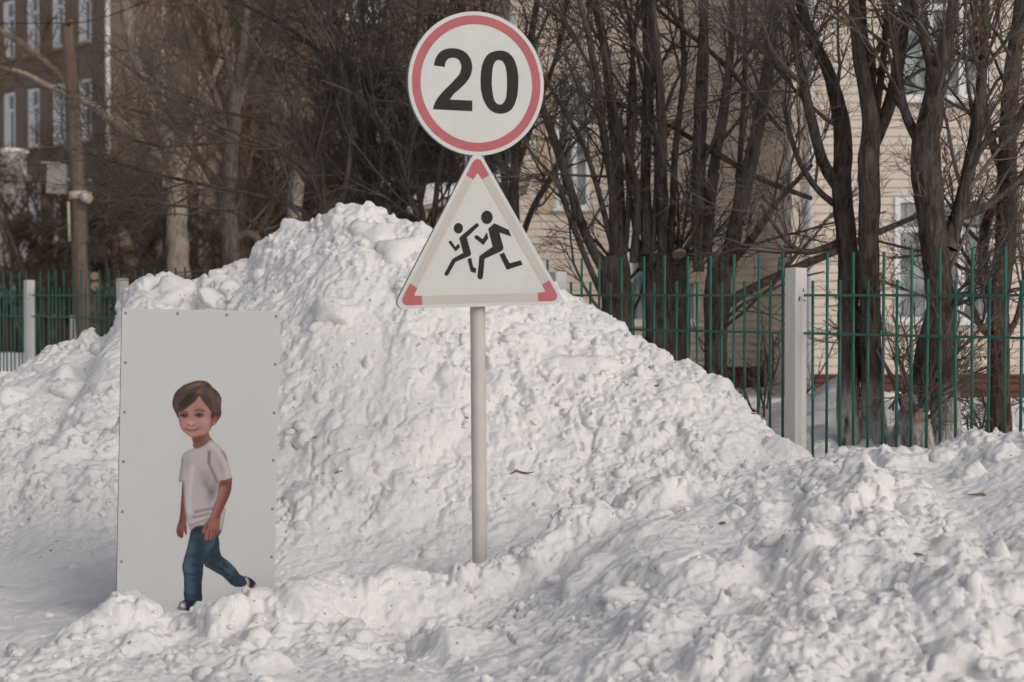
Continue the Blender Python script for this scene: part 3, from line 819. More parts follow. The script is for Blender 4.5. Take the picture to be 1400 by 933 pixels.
def tree(name, label, Y, stems, mat='bark', seed=1, dens=(7, 6, 5, 3), L=(.9, .45, .25, .12), twig='twig', group=None, spread=.5, tmin=.2,
         thin=(.0024, .0048), up=.30, seeds=0, cut=(), flat=1.0, ang=(.35, 1.0), jit=.26):
    """stems: lists of (px, py, width px[, extra depth]) from the base upwards at distance Y"""
    g = np.random.default_rng(seed)
    b0 = at(stems[0][0][0], stems[0][0][1], Y)
    base = Vector((b0.x, b0.y, float(ground_h(np.array(b0.x), np.array(b0.y)))))
    root = empty(name, base, 0, label, 'tree', group)
    SP = []; SR = []
    for si, st in enumerate(stems):
        off = 0.0 if si == 0 else g.uniform(-spread, spread) * .5
        pts = []; rad = []
        for q, e in enumerate(st):
            y = Y + (e[3] if len(e) > 3 else off * min(1, q / 3.0))
            pts.append(np.array(at(e[0], e[1], y)) - np.array(base)); rad.append(e[2] * y / F / 2 * (.86 if 15 < Y < 18 else 1.0))
        if st[0][1] > 470:            # rooted: carry it on into the snow
            d = pts[0] - pts[1]; d /= np.linalg.norm(d); pts.insert(0, np.array([pts[0][0], pts[0][1], min(pts[0][2], 0) - .12])); rad.insert(0, rad[0] * 1.1)
        V, Qd, cap, P, R = stem_mesh(pts, rad, None, seed * 13 + si, k=34 if max(rad) > .04 and Y < 18 else 14, seg=.03 if Y < 15 else .045 if Y < 18 else .12)
        me = mesh_np('stem', V, np.vstack([Qd, cap[:, [0, 1, 2, 2]]]) if False else Qd, M[mat])
        link('stem', me, root)
        i0 = int(len(P) * (.45 if st[0][1] > 470 else .04)); p, r = resample(P[i0:], R[i0:], 16); SP.append(p); SR.append(r)
    SP = np.array(SP); SR = np.array(SR)
    k1, k2, k3, k4 = dens
    P1, R1 = grow(SP, SR, k1, (L[0] * .5, L[0]), ang, 8, g, tmin, up, jit, .5, (.004, .016), .4, .35, flat)
    P2, R2 = grow(P1, R1, k2, (L[1] * .4, L[1]), (.3, .95), 6, g, .12, up * .6, jit, .6, (thin[0] * 1.2, thin[1] * 1.3), .5, .4, flat)
    parts = [tubes(P1, R1, 5, g), tubes(P2, R2, 4, g)]
    P3, R3 = grow(P2, R2, k3, (L[2] * .4, L[2]), (.3, .95), 4, g, .1, up * .4, jit, .7, thin, .6, .3, flat)
    parts.append(tubes(P3, R3, 3, g))
    if k4:
        P4, R4 = grow(P3, R3, k4, (L[3] * .4, L[3]), (.3, .95), 3, g, .15, up * .3, jit, .75, (thin[0] * .75, thin[1] * .7), .7, .2, flat)
        parts.append(tubes(P4, R4, 3, g))
    V, Qd = join_tubes(parts)
    link('crown', mesh_np('crown', V, Qd, M[twig]), root, kind='stuff')
    if seeds:                          # hanging bunches of dry winged seeds
        src = P2[g.integers(0, len(P2), seeds)][:, -1]; sel = src
        V = []; Qs = []
        for c in sel:
            for _ in range(16):
                o = c + g.normal(size=3) * np.array([.03, .03, .06]) - np.array([0, 0, .05]); d = g.normal(size=3) * .006; e = np.array([g.normal() * .006, g.normal() * .006, -.026])
                b_ = len(V); V += [o, o + d, o + d + e, o + e]; Qs.append((b_, b_ + 1, b_ + 2, b_ + 3))
        link('seed_bunches', mesh_np('seed_bunches', np.array(V), np.array(Qs), M['deadleaf'], False), root, kind='stuff')
    for (px, py, w, dep, tilt) in cut:  # sawn faces
        c = at(px, py, Y - dep); r_ = w * Y / F / 2
        o = MB().tube([(0, 0, 0), (0, -.02, 0), (0, -.024, 0)], [r_ * 1.15, r_ * 1.1, r_ * .96], 14).obj('sawn_face', M['cutwood'], root, False)
        o.location = c - base; o.rotation_euler = tilt
    return root

# --- the three whitewashed trees just behind the fence at right
tree('bare_tree', 'twin-trunked bare tree with whitewashed base, nearest the white fence post at right', 13.7,
 [[(1162,628,31),(1160,450,28),(1158,330,27),(1151,262,27),(1153,190,24),(1136,110,17),(1110,50,14),(1085,-20,11),(1060,-120,8)],
  [(1198,628,36),(1190,500,29),(1187,330,28),(1188,220,29),(1190,160,23),(1172,60,15),(1165,-40,12),(1160,-160,8)],
  [(1152,262,20,0),(1122,215,14),(1100,120,13),(1085,40,11),(1075,-60,8)],
  [(1190,200,22,0),(1213,150,17),(1229,90,16),(1240,0,13),(1250,-120,8)],
  [(1188,170,15,0),(1192,90,12),(1181,50,11),(1178,-60,8)],
  [(1192,180,14,0),(1205,100,10),(1212,20,9),(1220,-80,6)],
  [(1156,290,11,0),(1120,262,9),(1090,215,7),(1070,140,5)],
  [(1153,330,10,0),(1105,345,8),(1075,330,6),(1040,280,4)]],
 'bark_white', 3, (6, 5, 4, 3), (1.3, .7, .36, .16), spread=.7, cut=[(1111, 153, 1, 0, (0, 0, 0))][:0])
tree('bare_tree', 'thick dark bare tree with sawn stub at its foot, right of the twin trunks', 13.2,
 [[(1292,622,44),(1291,520,37),(1289,430,38),(1276,330,37),(1268,240,39),(1270,170,34),(1281,110,22),(1300,30,16),(1310,-80,10)],
  [(1256,540,24,.1),(1264,490,25,.05),(1279,420,26,0),(1284,380,22,0)],
  [(1266,210,18,0),(1236,150,12),(1226,80,10),(1215,-20,8)],
  [(1296,340,24,0),(1318,262,18),(1338,160,16),(1345,60,12),(1350,-60,8)],
  [(1306,310,14,0),(1330,220,12),(1365,180,10),(1410,150,7)],
  [(1282,120,16,0),(1262,50,11),(1245,-20,9),(1235,-90,6)],
  [(1300,300,13,0),(1345,285,10),(1390,250,8),(1430,215,5)],
  [(1228,628,30,.02),(1233,600,30,.02),(1246,560,27,.05),(1258,530,24,.08)],
  [(1258,622,42,-.06),(1256,600,40,-.06),(1255,580,34,-.06),(1254,560,24,-.05)]],
 'bark_white', 7, (6, 5, 4, 3), (1.3, .7, .36, .16), spread=.7, seeds=80, cut=[(1257, 569, 15, .2, (.25, 0, .1)), (1243, 548, 20, .12, (-.4, .7, -.3))])
tree('bare_tree', 'reddish-barked bare tree behind the fence at the right edge', 13.9,
 [[(1370,602,29),(1368,500,27),(1366,420,28),(1375,330,27),(1378,220,25),(1383,120,21),(1395,0,16),(1400,-100,10)],
  [(1362,440,16,0),(1346,380,14),(1348,310,13),(1372,262,10),(1405,240,7)],
  [(1368,470,12,0),(1341,446,10),(1323,400,5)],
  [(1376,460,9,0),(1392,430,8),(1400,380,5)],
  [(1378,250,15,0),(1350,170,12),(1340,80,9),(1325,-40,6)],
  [(1380,200,13,0),(1410,120,11),(1430,20,8)]],
 'bark_red', 9, (6, 5, 4, 3), (1.25, .7, .36, .16), spread=.7, seeds=25)

# --- pollarded clumps in the middle
YM = 15.8
tree('pollard_tree', 'pollarded tree of many thin stems, just right of the triangular sign', YM,
 [[(848,505,52),(846,440,48),(842,385,46),(840,350,38)],
  [(838,360,16,0),(838,270,13),(826,190,12),(815,100,10),(792,0,9),(770,-80,6)],
  [(850,360,17,0),(846,250,15),(838,170,14),(826,60,14),(802,-40,9)],
  [(830,380,15,0),(800,318,15),(768,222,14),(742,150,12),(704,60,8),(680,-20,6)],
  [(822,400,10,0),(800,350,10),(780,300,9),(762,250,8),(742,235,5)],
  [(866,360,13,0),(871,262,11),(851,190,9),(835,120,7),(820,20,6)],
  [(838,340,10,0),(818,262,9),(798,200,8),(770,150,6),(742,100,4)],
  [(855,345,10,0),(862,240,9),(868,130,8),(860,20,6)]],
 'bark', 12, (5, 5, 4, 3), (1.4, .75, .40, .18), spread=1.0, flat=.8)
tree('pollard_tree', 'central pollarded tree with sawn orange stub and straight upright stems, behind the fence', YM,
 [[(905,505,46),(905,440,52),(903,380,50),(900,345,40)],
  [(885,350,20,0),(882,250,16),(886,130,18),(885,50,16),(880,-60,12)],
  [(906,350,18,0),(906,250,17),(903,130,15),(895,40,11),(890,-50,7)],
  [(918,350,11,0),(922,220,11),(935,100,9),(930,0,8),(925,-80,6)],
  [(880,370,11,0),(866,300,9),(858,230,8),(862,120,7),(872,0,5)],
  [(928,500,30,0),(928,440,34,0),(926,380,38,0),(928,340,36,0)],
  [(893,345,9,0),(897,200,8),(872,80,6),(850,-20,5)]],
 'bark', 14, (5, 5, 4, 3), (1.4, .75, .40, .18), spread=1.0, flat=.8, cut=[(928, 346, 17, .22, (.95, .1, .45))])
tree('pollard_tree', 'pollarded tree with a long low limb reaching right to the white fence post', YM - .2,
 [[(985,575,36),(978,470,34),(980,400,40),(985,345,38)],
  [(955,372,18,0),(955,250,21),(958,150,21),(962,40,15),(965,-60,10)],
  [(965,352,16,0),(975,240,17),(990,150,14),(1000,60,10),(1000,-40,7)],
  [(998,352,25,0),(1015,270,24),(1035,180,20),(1050,100,17),(1060,0,14),(1070,-90,9)],
  [(1003,345,12,0),(1012,220,10),(1018,100,8),(1020,-20,6)],
  [(985,420,18,0),(1020,400,15),(1080,370,13),(1140,345,11),(1232,305,9),(1275,285,6)],
  [(990,372,12,0),(1030,325,11),(1060,280,9),(1110,225,6)],
  [(1110,272,7,-.2),(1040,245,9,-.2),(980,210,10,-.1),(930,180,8),(870,150,6),(800,130,4)],
  [(1070,180,6,-.2),(1020,120,8,-.2),(970,70,8),(920,30,6),(870,-10,5)]],
 'bark', 16, (5, 5, 4, 3), (1.4, .75, .40, .18), spread=1.0, flat=.8, tmin=.15)
tree('bare_tree', 'slim forked bare tree whose stems show just right of the triangular sign apex', 16.6,
 [[(706,420,20),(705,330,18),(703,250,16),(711,150,13),(725,60,11),(740,-40,8)],
  [(700,360,11,0),(692,270,10),(680,180,9),(668,60,8),(655,-30,6)],
  [(712,330,10,0),(728,285,9),(752,245,9),(770,215,7),(790,190,5)],
  [(704,240,9,0),(735,150,8),(765,60,7),(780,-40,5)],
  [(700,250,9,0),(660,130,8),(630,20,6),(615,-60,5)]],
 'bark', 18, (6, 5, 4, 3), (1.2, .7, .36, .16), spread=1.0)

# --- dark thicket left of the sign
tree('bare_tree', 'dark many-stemmed bare tree rising straight behind the top of the snow heap', 17.5,
 [[(518,420,13),(518,330,13),(515,250,12),(508,170,10),(500,80,8),(490,-30,6)],
  [(508,340,9,0),(505,240,9),(482,140,8),(425,62,7),(345,12,5),(280,-20,4)],
  [(525,340,9,0),(530,230,8),(560,120,7),(592,20,6),(610,-40,5)],
  [(500,340,7,0),(462,232,7),(402,180,6),(300,150,4.5),(200,108,3)],
  [(512,300,8,0),(524,180,7),(520,60,6),(540,-40,5)],
  [(502,340,8,0),(496,220,7),(470,60,6),(440,-20,4)],
  [(530,330,7,0),(555,240,6),(610,170,5),(650,150,4)]],
 'bark', 21, (12, 6, 5, 3), (1.4, .8, .42, .2), spread=1.6, tmin=.1)
tree('bare_tree', 'bare tree with long branches sweeping left over the snow heap', 16.8,
 [[(458,430,13),(450,350,12),(440,300,11),(420,200,9),(390,130,7),(350,60,5),(300,0,4)],
  [(445,330,9,0),(432,300,9),(372,272,7),(290,255,6),(200,235,4),(120,210,3)],
  [(450,370,9,0),(420,350,9),(372,325,8),(320,290,7),(250,282,5),(150,276,4)],
  [(450,340,9,0),(478,220,8),(470,100,7),(430,20,5),(400,-40,4)],
  [(440,290,8,0),(410,225,7),(330,185,6),(240,140,4.5),(160,80,3)],
  [(436,280,7,0),(390,215,6),(320,195,5),(220,200,4),(150,180,3)],
  [(446,310,8,0),(440,200,7),(455,80,6),(480,-10,5)]],
 'bark', 23, (7, 5, 4, 3), (1.4, .8, .42, .2), spread=1.5, tmin=.1)
tree('bare_tree', 'bare leaning tree between the snow heap top and the round sign', 17.0,
 [[(588,420,11),(583,330,10),(571,260,9),(560,180,8),(540,90,7),(500,10,6),(480,-40,5)],
  [(590,330,10,0),(600,240,9),(612,150,8),(604,40,6),(596,-40,5)],
  [(585,330,8,0),(560,270,7),(545,210,6),(500,140,5),(440,110,4)],
  [(588,350,8,0),(620,270,7),(650,190,6),(690,130,5)],
  [(575,280,7,0),(590,180,6),(570,80,5),(575,-20,4)]],
 'bark', 25, (12, 6, 5, 3), (1.4, .8, .42, .2), spread=1.5, tmin=.1)
tree('bare_tree', 'dark knotty bare tree behind the green fence, left of the snow heap top', 24.0,
 [[(318,420,26),(316,340,24),(312,260,22),(318,170,20),(325,110,16),(335,40,12),(340,-40,9)],
  [(322,150,13,0),(345,90,11),(372,40,9),(385,-40,7)],
  [(316,200,11,0),(290,120,9),(262,60,8),(240,-20,6)],
  [(318,330,14,0),(345,320,12,0),(362,345,10,0)],
  [(320,120,10,0),(300,40,8),(290,-40,6)],
  [(312,300,10,0),(280,230,8),(230,170,6),(180,150,4)]],
 'bark', 27, (6, 5, 4, 2), (1.5, .8, .4, .2), 'twig_far', spread=1.6, thin=(.0045, .008))

# --- pale old tree by the far block
tree('pale_tree', 'old pale-barked tree with long limbs stretching left behind the utility pole', 33.0,
 [[(247,440,32),(245,360,30),(243,300,27),(239,225,27),(226,180,21),(196,110,18),(179,40,20),(172,-40,18)],
  [(241,235,22,0),(190,187,15),(122,142,11),(60,82,9),(0,42,8),(-60,10,6)],
  [(122,142,9,0),(62,116,8),(30,99,6),(-20,90,5)],
  [(240,250,16,0),(262,190,12),(290,110,9),(330,20,7)],
  [(180,50,12,0),(200,-10,9),(215,-60,7)]],
 'bark_pale', 31, (9, 6, 5, 2), (2.0, 1.0, .5, .22), 'twig_far', spread=2.0, thin=(.006, .010))
tree('bare_tree', 'straight brown trunk rising out of the left thicket with its top out of the picture', 36.0,
 [[(332,430,20),(331,330,18),(331,250,17),(335,120,16),(322,30,15),(312,-60,13)],
  [(334,130,10,0),(360,60,9),(372,-20,7)],
  [(333,180,9,0),(300,120,8),(275,20,6)]],
 'bark_red', 33, (11, 6, 5, 2), (2.0, 1.0, .5, .22), 'twig_far', spread=2.0, thin=(.006, .010))
st = empty('sawn_trunk', at(400, 420, 29.0) * 1.0, 0, 'pale sawn-off tree trunk standing in the thicket left of the snow heap top', 'tree trunk')
p0 = at(400, 420, 29.0); st.location = (p0.x, p0.y, .2)
V, Qd, cap, P, R = stem_mesh([np.array(at(x, y, 29.0)) - np.array(st.location) for x, y in ((398, 440), (400, 380), (401, 300), (410, 238))], [.12, .115, .11, .105], None, 77, 12, .1)
link('trunk', mesh_np('trunk', V, Qd, M['bark_pale']), st)
o = MB().tube([P[-1], P[-1] + np.array([.004, -.004, .02])], [.112, .10], 12).obj('sawn_face', M['cutwood'], st)
st2 = empty('sawn_trunk', (0, 0, 0), 0, 'dark sawn trunk with pale cut faces behind the fence, right of the utility pole', 'tree trunk')
p0 = at(130, 470, 27.5); st2.location = (p0.x, p0.y, .2)
V, Qd, cap, P, R = stem_mesh([np.array(at(x, y, 27.5)) - np.array(st2.location) for x, y in ((131, 520), (131, 450), (131, 400), (130, 372))], [.085, .08, .08, .075], None, 78, 12, .08)
link('trunk', mesh_np('trunk', V, Qd, M['bark']), st2)
for q, (x, y, w) in enumerate(((130, 378, 10), (131, 392, 11))):
    o = MB().tube([(0, 0, 0), (0, -.05, 0), (0, -.055, 0)], [w * 27.5 / F / 2 * 1.1, w * 27.5 / F / 2 * 1.1, w * 27.5 / F / 2], 12).obj('sawn_face', M['cutwood'], st2); o.location = at(x, y, 27.4) - st2.location

# --- brown thicket in front of the far block: each bush its own thing, meshes shared
def bush_meshes(seed, h):
    g = np.random.default_rng(seed); n = 9
    S = np.zeros((n, 10, 3)); R = np.zeros((n, 10))
    for i in range(n):
        a = g.random() * 6.28; d = np.array([math.cos(a) * .22, math.sin(a) * .22, 1]); p = np.array([math.cos(a) * .12, math.sin(a) * .12, -.15])
        for k in range(10):
            S[i, k] = p; d = d + g.normal(size=3) * .13; d /= np.linalg.norm(d); p = p + d * h * g.uniform(.085, .125)
        R[i] = np.linspace(.045, .010, 10)
    P1, R1 = grow(S, R, 8, (h * .10, h * .22), (.4, 1.1), 7, g, .15, .3, .5, .5, (.008, .02), .4)
    P2, R2 = grow(P1, R1, 5, (h * .05, h * .12), (.4, 1.2), 5, g, .1, .25, .5, .6, (.007, .012), .5)
    P3, R3 = grow(P2, R2, 5, (.18, .45), (.4, 1.2), 4, g, .1, .2, .5, .7, (.006, .010), .6)
    P4, R4 = grow(P3, R3, 3, (.1, .26), (.4, 1.2), 3, g, .1, .2, .5, .75, (.005, .008), .7)
    V1, Q1 = tubes(S, R, 7, g); V2, Q2 = join_tubes([tubes(P1, R1, 5, g), tubes(P2, R2, 3, g), tubes(P3, R3, 3, g), tubes(P4, R4, 3, g)])
    return mesh_np('trunk', V1, Q1, M['bark']), mesh_np('crown', V2, Q2, M['twig_far'])
bm_ = [bush_meshes(51, 4.2), bush_meshes(52, 5.5), bush_meshes(53, 6.8)]
spots = [(178,47,0),(225,50,1),(290,46,0),(352,40,0),(392,45,1),(428,37,1),(470,42,2),(512,38,1),(548,44,2),(585,39,2),(12,44,0)]
where = ['far left beside the annex','left of the pole top','just right of the utility pole']
for i, (px, Y, k) in enumerate(spots):
    p = at(px, 404, Y)
    r_ = empty('bare_bush', (p.x, p.y, .1), i * 1.37, 'tall brown leafless bush in the far thicket between the utility pole and the round sign' if px > 100 or px == 150 else 'tall brown leafless bush in front of the pale annex at far left',
               'bush', 'brown bushes of the far thicket')
    if px == 12: del r_['group']
    if px == 150: r_['label'] = 'tall brown leafless bush just right of the utility pole'; del r_['group']
    r_.scale = (1.0, 1.0, 1 + .08 * (i % 3))
    link('trunk', bm_[k][0], r_); link('crown', bm_[k][1], r_, kind='stuff')

for i, (px, Y, k, sc, wh) in enumerate([(58,43,1,.95,'tall, before the far block windows'),(122,45,1,1.0,'tall, just right of the utility pole'),(205,29,0,.36,'right of the sawn dark trunk'),(282,27,1,.30,'at the foot of the old pale tree'),(345,28,0,.42,'left of the pale sawn-off trunk'),
        (372,25,1,.34,'in front of the pale sawn-off trunk'),(190,26,2,.2,'nearest the left fence posts'),(240,25.5,0,.34,'just above the printed panel')]):
    p = at(px, 404, Y)
    r_ = empty('bare_bush', (p.x, p.y, .15), i * 2.1, ('low ' if sc < .5 else '') + 'brown leafless bush behind the fence, ' + wh, 'bush', 'low brown brush behind the fence')
    r_.scale = (sc * 1.25, sc * 1.25, sc)
    link('trunk', bm_[k][0], r_); link('crown', bm_[k][1], r_, kind='stuff')

# small shrubs behind the fence
def shrub(px, py, Y, h, seed, label, n=7):
    g = np.random.default_rng(seed); b0 = at(px, py, Y); gz = float(ground_h(np.array(b0.x), np.array(b0.y)))
    r_ = empty('leafless_shrub', (b0.x, b0.y, gz), 0, label, 'shrub')
    S = np.zeros((n, 8, 3)); R = np.zeros((n, 8))
    for i in range(n):
        d = np.array([g.normal() * .45, g.normal() * .3, 1]); p = np.array([g.normal() * .04, g.normal() * .04, -.08])
        for k in range(8):
            S[i, k] = p; d = d + g.normal(size=3) * .22; d /= np.linalg.norm(d); p = p + d * (h / 7)
        R[i] = np.linspace(.010, .004, 8)
    P1, R1 = grow(S, R, 7, (h * .15, h * .42), (.4, 1.1), 5, g, .3, .3, .5, .6, (.003, .006), .5)
    P2, R2 = grow(P1, R1, 4, (h * .06, h * .16), (.4, 1.2), 3, g, .2, .3, .5, .7, (.002, .004), .6)
    V, Qd = tubes(S, R, 6, g); link('stems', mesh_np('stems', V, Qd, M['bark']), r_, kind='stuff')
    V, Qd = join_tubes([tubes(P1, R1, 4, g), tubes(P2, R2, 3, g)]); link('twigs', mesh_np('twigs', V, Qd, M['twig']), r_, kind='stuff')
shrub(1048, 570, 15.2, 1.0, 5, 'small dark leafless shrub against the maroon base, left of the white fence post')
shrub(1030, 575, 16.2, .8, 8, 'low thin leafless shrub behind the fence at the foot of the long-limbed pollard', 5)
shrub(1225, 560, 15.0, .95, 6, 'thin leafless shrub between the twin trunks and the thick dark tree')
shrub(1335, 590, 14.4, .7, 7, 'low sprawling leafless shrub between the thick dark tree and the right edge tree', 6)
shrub(1395, 560, 15.0, .9, 10, 'leafless shrub at the right edge behind the reddish tree')

# ================================================================== UTILITY POLE
YU = 30.0
def upt(px, py, Y=YU): return np.array(at(px, py, Y))
ub = at(113, 404, YU)
pole = empty('utility_pole', (ub.x, ub.y, .1), 0, 'weathered brown wooden utility pole with a slanted top, behind the fence at left', 'utility pole')
o0 = np.array(pole.location)
t = NT('weathered_pole'); co = t.worldco((6, 6, .35)); n1 = t.noise(co, 4, 6, .65); n2 = t.noise(t.worldco((1, 1, .6)), 1.6, 3, .6)
c = t.mix(t.ramp(n1, [(.3, 0), (.7, 1)]), (.11, .077, .062), (.21, .16, .132))
t.col(t.mix(t.mul(t.ramp(n2, [(.5, 0), (.7, 1)]), .6), c, (.15, .080, .055))); t.set(Roughness=.9, Specular_IOR_Level=.1); t.bump(n1, .6, .01); M['pole_wood'] = t.m
M['grey_box'] = mat_plain('grey_metal_box', (.24, .22, .20), (.32, .29, .265), 4, .7)
M['wire'] = mat_plain('black_wire', (.02, .018, .018), (.03, .028, .026), 4, .6)
pts = [upt(118, 480) - o0, upt(112, 400) - o0, upt(107, 270) - o0, upt(100, 140) - o0, upt(92, 33) - o0]
V, Qd, cap, P, R = stem_mesh(pts, [.125, .12, .112, .10, .088], None, 5, 18, .15, .03)
V = V.copy(); ring = V[-19:-1]
for q in ring: q[2] += (q[0] - P[-1][0]) * .55 + .02
capq = np.stack([np.full(16, len(V) - 19), len(V) - 19 + np.arange(1, 17), len(V) - 19 + np.arange(2, 18), len(V) - 19 + np.arange(2, 18)], 1)
me = bpy.data.meshes.new('shaft'); me.from_pydata([tuple(v) for v in V[:-1]], [], [tuple(q) for q in Qd] + [tuple(range(len(V) - 19, len(V) - 1))]); me.update(); me.shade_smooth(); me.materials.append(M['pole_wood'])
link('shaft', me, pole)
bx = upt(78, 245, YU - .12) - o0; hw = 13 * YU / F; hh = 20 * YU / F
bo = MB().box(-hw, hw, -.08, .08, -hh, hh).obj('meter_box', M['grey_box'], pole); bo.location = bx; bo.rotation_euler = (0, .04, 0); bevel(bo, .01)
ho = MB().box(-hw - .09, hw - .1, -.1, .08, hh + .004, hh + .03).obj('hood', M['grey_box'], bo)
MB().tube([bx + np.array([hw * .5, .02, 0]), upt(103, 247) - o0], .025, 8).obj('bracket', M['grey_box'], pole)
M['wrap'] = mat_plain('pale_wrap', (.40, .33, .27), (.60, .54, .48), 16, .8)
b = MB().tube([upt(106.3, 262) - o0, upt(107, 272) - o0], .142, 18); b.obj('band', M['wrap'], pole, True)
lp = upt(117, 270, YU - .15) - o0
b = MB().tube([lp + np.array([-.06, 0, .06]), lp + np.array([0, -.02, 0]), lp + np.array([.09, -.04, -.05])], [.05, .085, .06], 12); b.obj('insulator', M['wrap'], pole, True)
b = MB().tube([lp + np.array([.02, -.02, .06]), lp + np.array([.06, -.03, .04]), lp + np.array([.10, -.04, -.01])], [.02, .05, .02], 10)
M['orange'] = mat_plain('orange_brown_cap', (.38, .21, .09), (.48, .28, .13), 9, .7); b.obj('cap', M['orange'], pole, True)
MB().tube([upt(93.5, 276, YU - .12) - o0, upt(95, 330, YU - .12) - o0], .02, 8).obj('conduit', M['wrap'], pole, True)
MB().tube([upt(95, 31, YU - .1) - o0, upt(95, 33.5, YU - .13) - o0], .03, 10).obj('insulator', M['rust'], pole, True)
wp = [np.array(at(x, y, Y)) for x, y, Y in ((-400, 40, 34), (-150, 34, 31.5), (0, 32.5, 30.3), (60, 32, 29.9), (95, 32, 29.85), (125, 28.5, 29.7), (160, 18, 29.5), (190, 6, 29.3), (215, -4, 29.1), (330, -60, 28.4), (600, -220, 27))]
W_ = catmull(wp, 6, False)
MB().tube([Vector(p) for p in W_], .009, 6).obj('overhead_wire', M['wire'], None, True, label='thin black overhead wire running past the top of the wooden pole', cat='wire')
pp = at(100, 456, 40.0)
b = MB(); b.box(-.07, .07, -.07, .07, -.1, 1.0); o = b.obj('marker_post', M['whitewash'], None, label='short pale post in the yard behind the fence, in front of the red block wall', cat='post'); o.location = (pp.x, pp.y, .2); bevel(o, .02)

# ================================================================== ROAD SIGN
t = NT('sign_white'); co = t.coords(); n1 = t.noise(co, 7, 5, .6)
c = t.mix(t.ramp(n1, [(.3, 0), (.7, 1)]), (.575, .572, .56), (.52, .515, .50))
scr = t.ramp(t.noise(t.coords((1.0, 1, 14)), 9, 2, .5), [(.68, 0), (.71, 1)])
c = t.mix(t.mul(scr, .22), c, (.35, .33, .31))
t.col(c); t.set(Roughness=.38, Specular_IOR_Level=.45); M['sign_white'] = t.m
def sign_paint(name, a, b, rough=.5): return mat_plain(name, a, b, 9, rough, spec=.18)
M['sign_red'] = sign_paint('sign_red', (.40, .110, .125), (.45, .138, .152))
M['sign_band'] = sign_paint('sign_band', (.475, .445, .42), (.51, .475, .45))
M['sign_black'] = sign_paint('sign_black', (.020, .018, .016), (.028, .025, .022), .6)
M['sign_back'] = mat_plain('galvanised_back', (.16, .16, .17), (.24, .24, .25), 12, .5)
M['pole_paint'] = mat_plain('sign_pole_paint', (.52, .485, .455), (.60, .565, .535), 5, .5, bump=.05)
YS = 9.75; YAW = math.radians(20.2)
sb = at(656, 770, YS)
sign = empty('road_sign', (sb.x, sb.y, 0), 0, 'road sign on a pale pole: round speed limit 20 above a triangular running children warning', 'road sign')
so = np.array(sign.location)
top = at(651, 40, YS + .06)
pts = [Vector((sb.x + .004, YS + .06, -.1)), at(656, 770, YS + .06), at(653, 430, YS + .06), top]
b = MB().tube([p - Vector(so) for p in pts], .0372, 28); b.obj('pole', M['pole_paint'], sign, True)
b = MB().tube([top - Vector(so), top - Vector(so) + Vector((0, 0, .01))], [.041, .036], 24); b.obj('pole_cap', M['pole_paint'], sign, True)
nrm = Vector((math.sin(YAW), -math.cos(YAW), 0))
def plate(name, cpx, cpy, roll):
    c = at(cpx, cpy, YS - .02)
    o = link(name, None, sign); o.empty_display_size = .1
    return c, Matrix.Translation(c - Vector(so)) @ Matrix.Rotation(YAW, 4, 'Z') @ Matrix.Rotation(roll, 4, 'Y')
def circ(r, n=96): return [(r * math.cos(2 * math.pi * i / n), r * math.sin(2 * math.pi * i / n)) for i in range(n)]
def inset(poly, d):
    """shrink a convex ccw polygon by d (each edge moved inwards)"""
    n = len(poly); L = []
    for i in range(n):
        p, q = np.array(poly[i]), np.array(poly[(i + 1) % n]); e = (q - p) / np.linalg.norm(q - p); nn = np.array([-e[1], e[0]])
        L.append((p + nn * d, e))
    out = []
    for i in range(n):
        (p, e), (q, f) = L[i - 1], L[i]
        A = np.array([e, -f]).T; s = np.linalg.solve(A, q - p); out.append(tuple(p + e * s[0]))
    return out
def round_poly(poly, rads, seg=8):
    out = []; n = len(poly)
    if not hasattr(rads, '__len__'): rads = [rads] * n
    for i in range(n):
        p = np.array(poly[i]); a = np.array(poly[i - 1]) - p; c = np.array(poly[(i + 1) % n]) - p
        a /= np.linalg.norm(a); c /= np.linalg.norm(c); h = math.acos(np.clip(a @ c, -1, 1)) / 2; r = rads[i]
        ctr = p + (a + c) / np.linalg.norm(a + c) * r / math.sin(h); s = p + a * r / math.tan(h); e = p + c * r / math.tan(h)
        a0 = math.atan2(*(s - ctr)[::-1]); a1 = math.atan2(*(e - ctr)[::-1]); d = (a1 - a0 + math.pi) % (2 * math.pi) - math.pi
        out += [tuple(ctr + r * np.array([math.cos(a0 + d * k / seg), math.sin(a0 + d * k / seg)])) for k in range(seg + 1)]
    return out
def clip(poly, p, n_):
    """keep the side of the line through p where n_ points"""
    out = []; m = len(poly)
    for i in range(m):
        a, b2 = np.array(poly[i]), np.array(poly[(i + 1) % m]); da, db = (a - p) @ n_, (b2 - p) @ n_
        if da >= 0: out.append(tuple(a))
        if da * db < 0: out.append(tuple(a + (b2 - a) * da / (da - db)))
    return out

pl_mats = {}
def build_plate(name, body, mat, cpx, cpy, roll, dep=.024, label=None):
    c = at(cpx, cpy, YS - .02)
    pl = MB().prism(body, 0, .0025).obj(name, M['sign_white'], sign, label=label)
    pl.matrix_local = Matrix.Translation(c - Vector(so)) @ Matrix.Rotation(YAW, 4, 'Z') @ Matrix.Rotation(roll, 4, 'Y')
    pl_m = Matrix.Translation(c - Vector(so)) @ Matrix.Rotation(YAW, 4, 'Z') @ Matrix.Rotation(roll, 4, 'Y')
    # folded rim: a thin wall running back from the edge
    cen = np.mean(np.array(body), 0)
    inner = [tuple(np.array(p) + (cen - np.array(p)) / np.linalg.norm(cen - np.array(p)) * .0025) for p in body]
    MB().prism(body, .0025, dep, [inner]).obj('rim', M['sign_back'], pl)
    pl_mats[name] = pl_m
    return pl
def to_local(pl_world_inv, org, px, py):
    w = on_plane(px, py, org, nrm); l = pl_world_inv @ w; return (l.x, l.z)

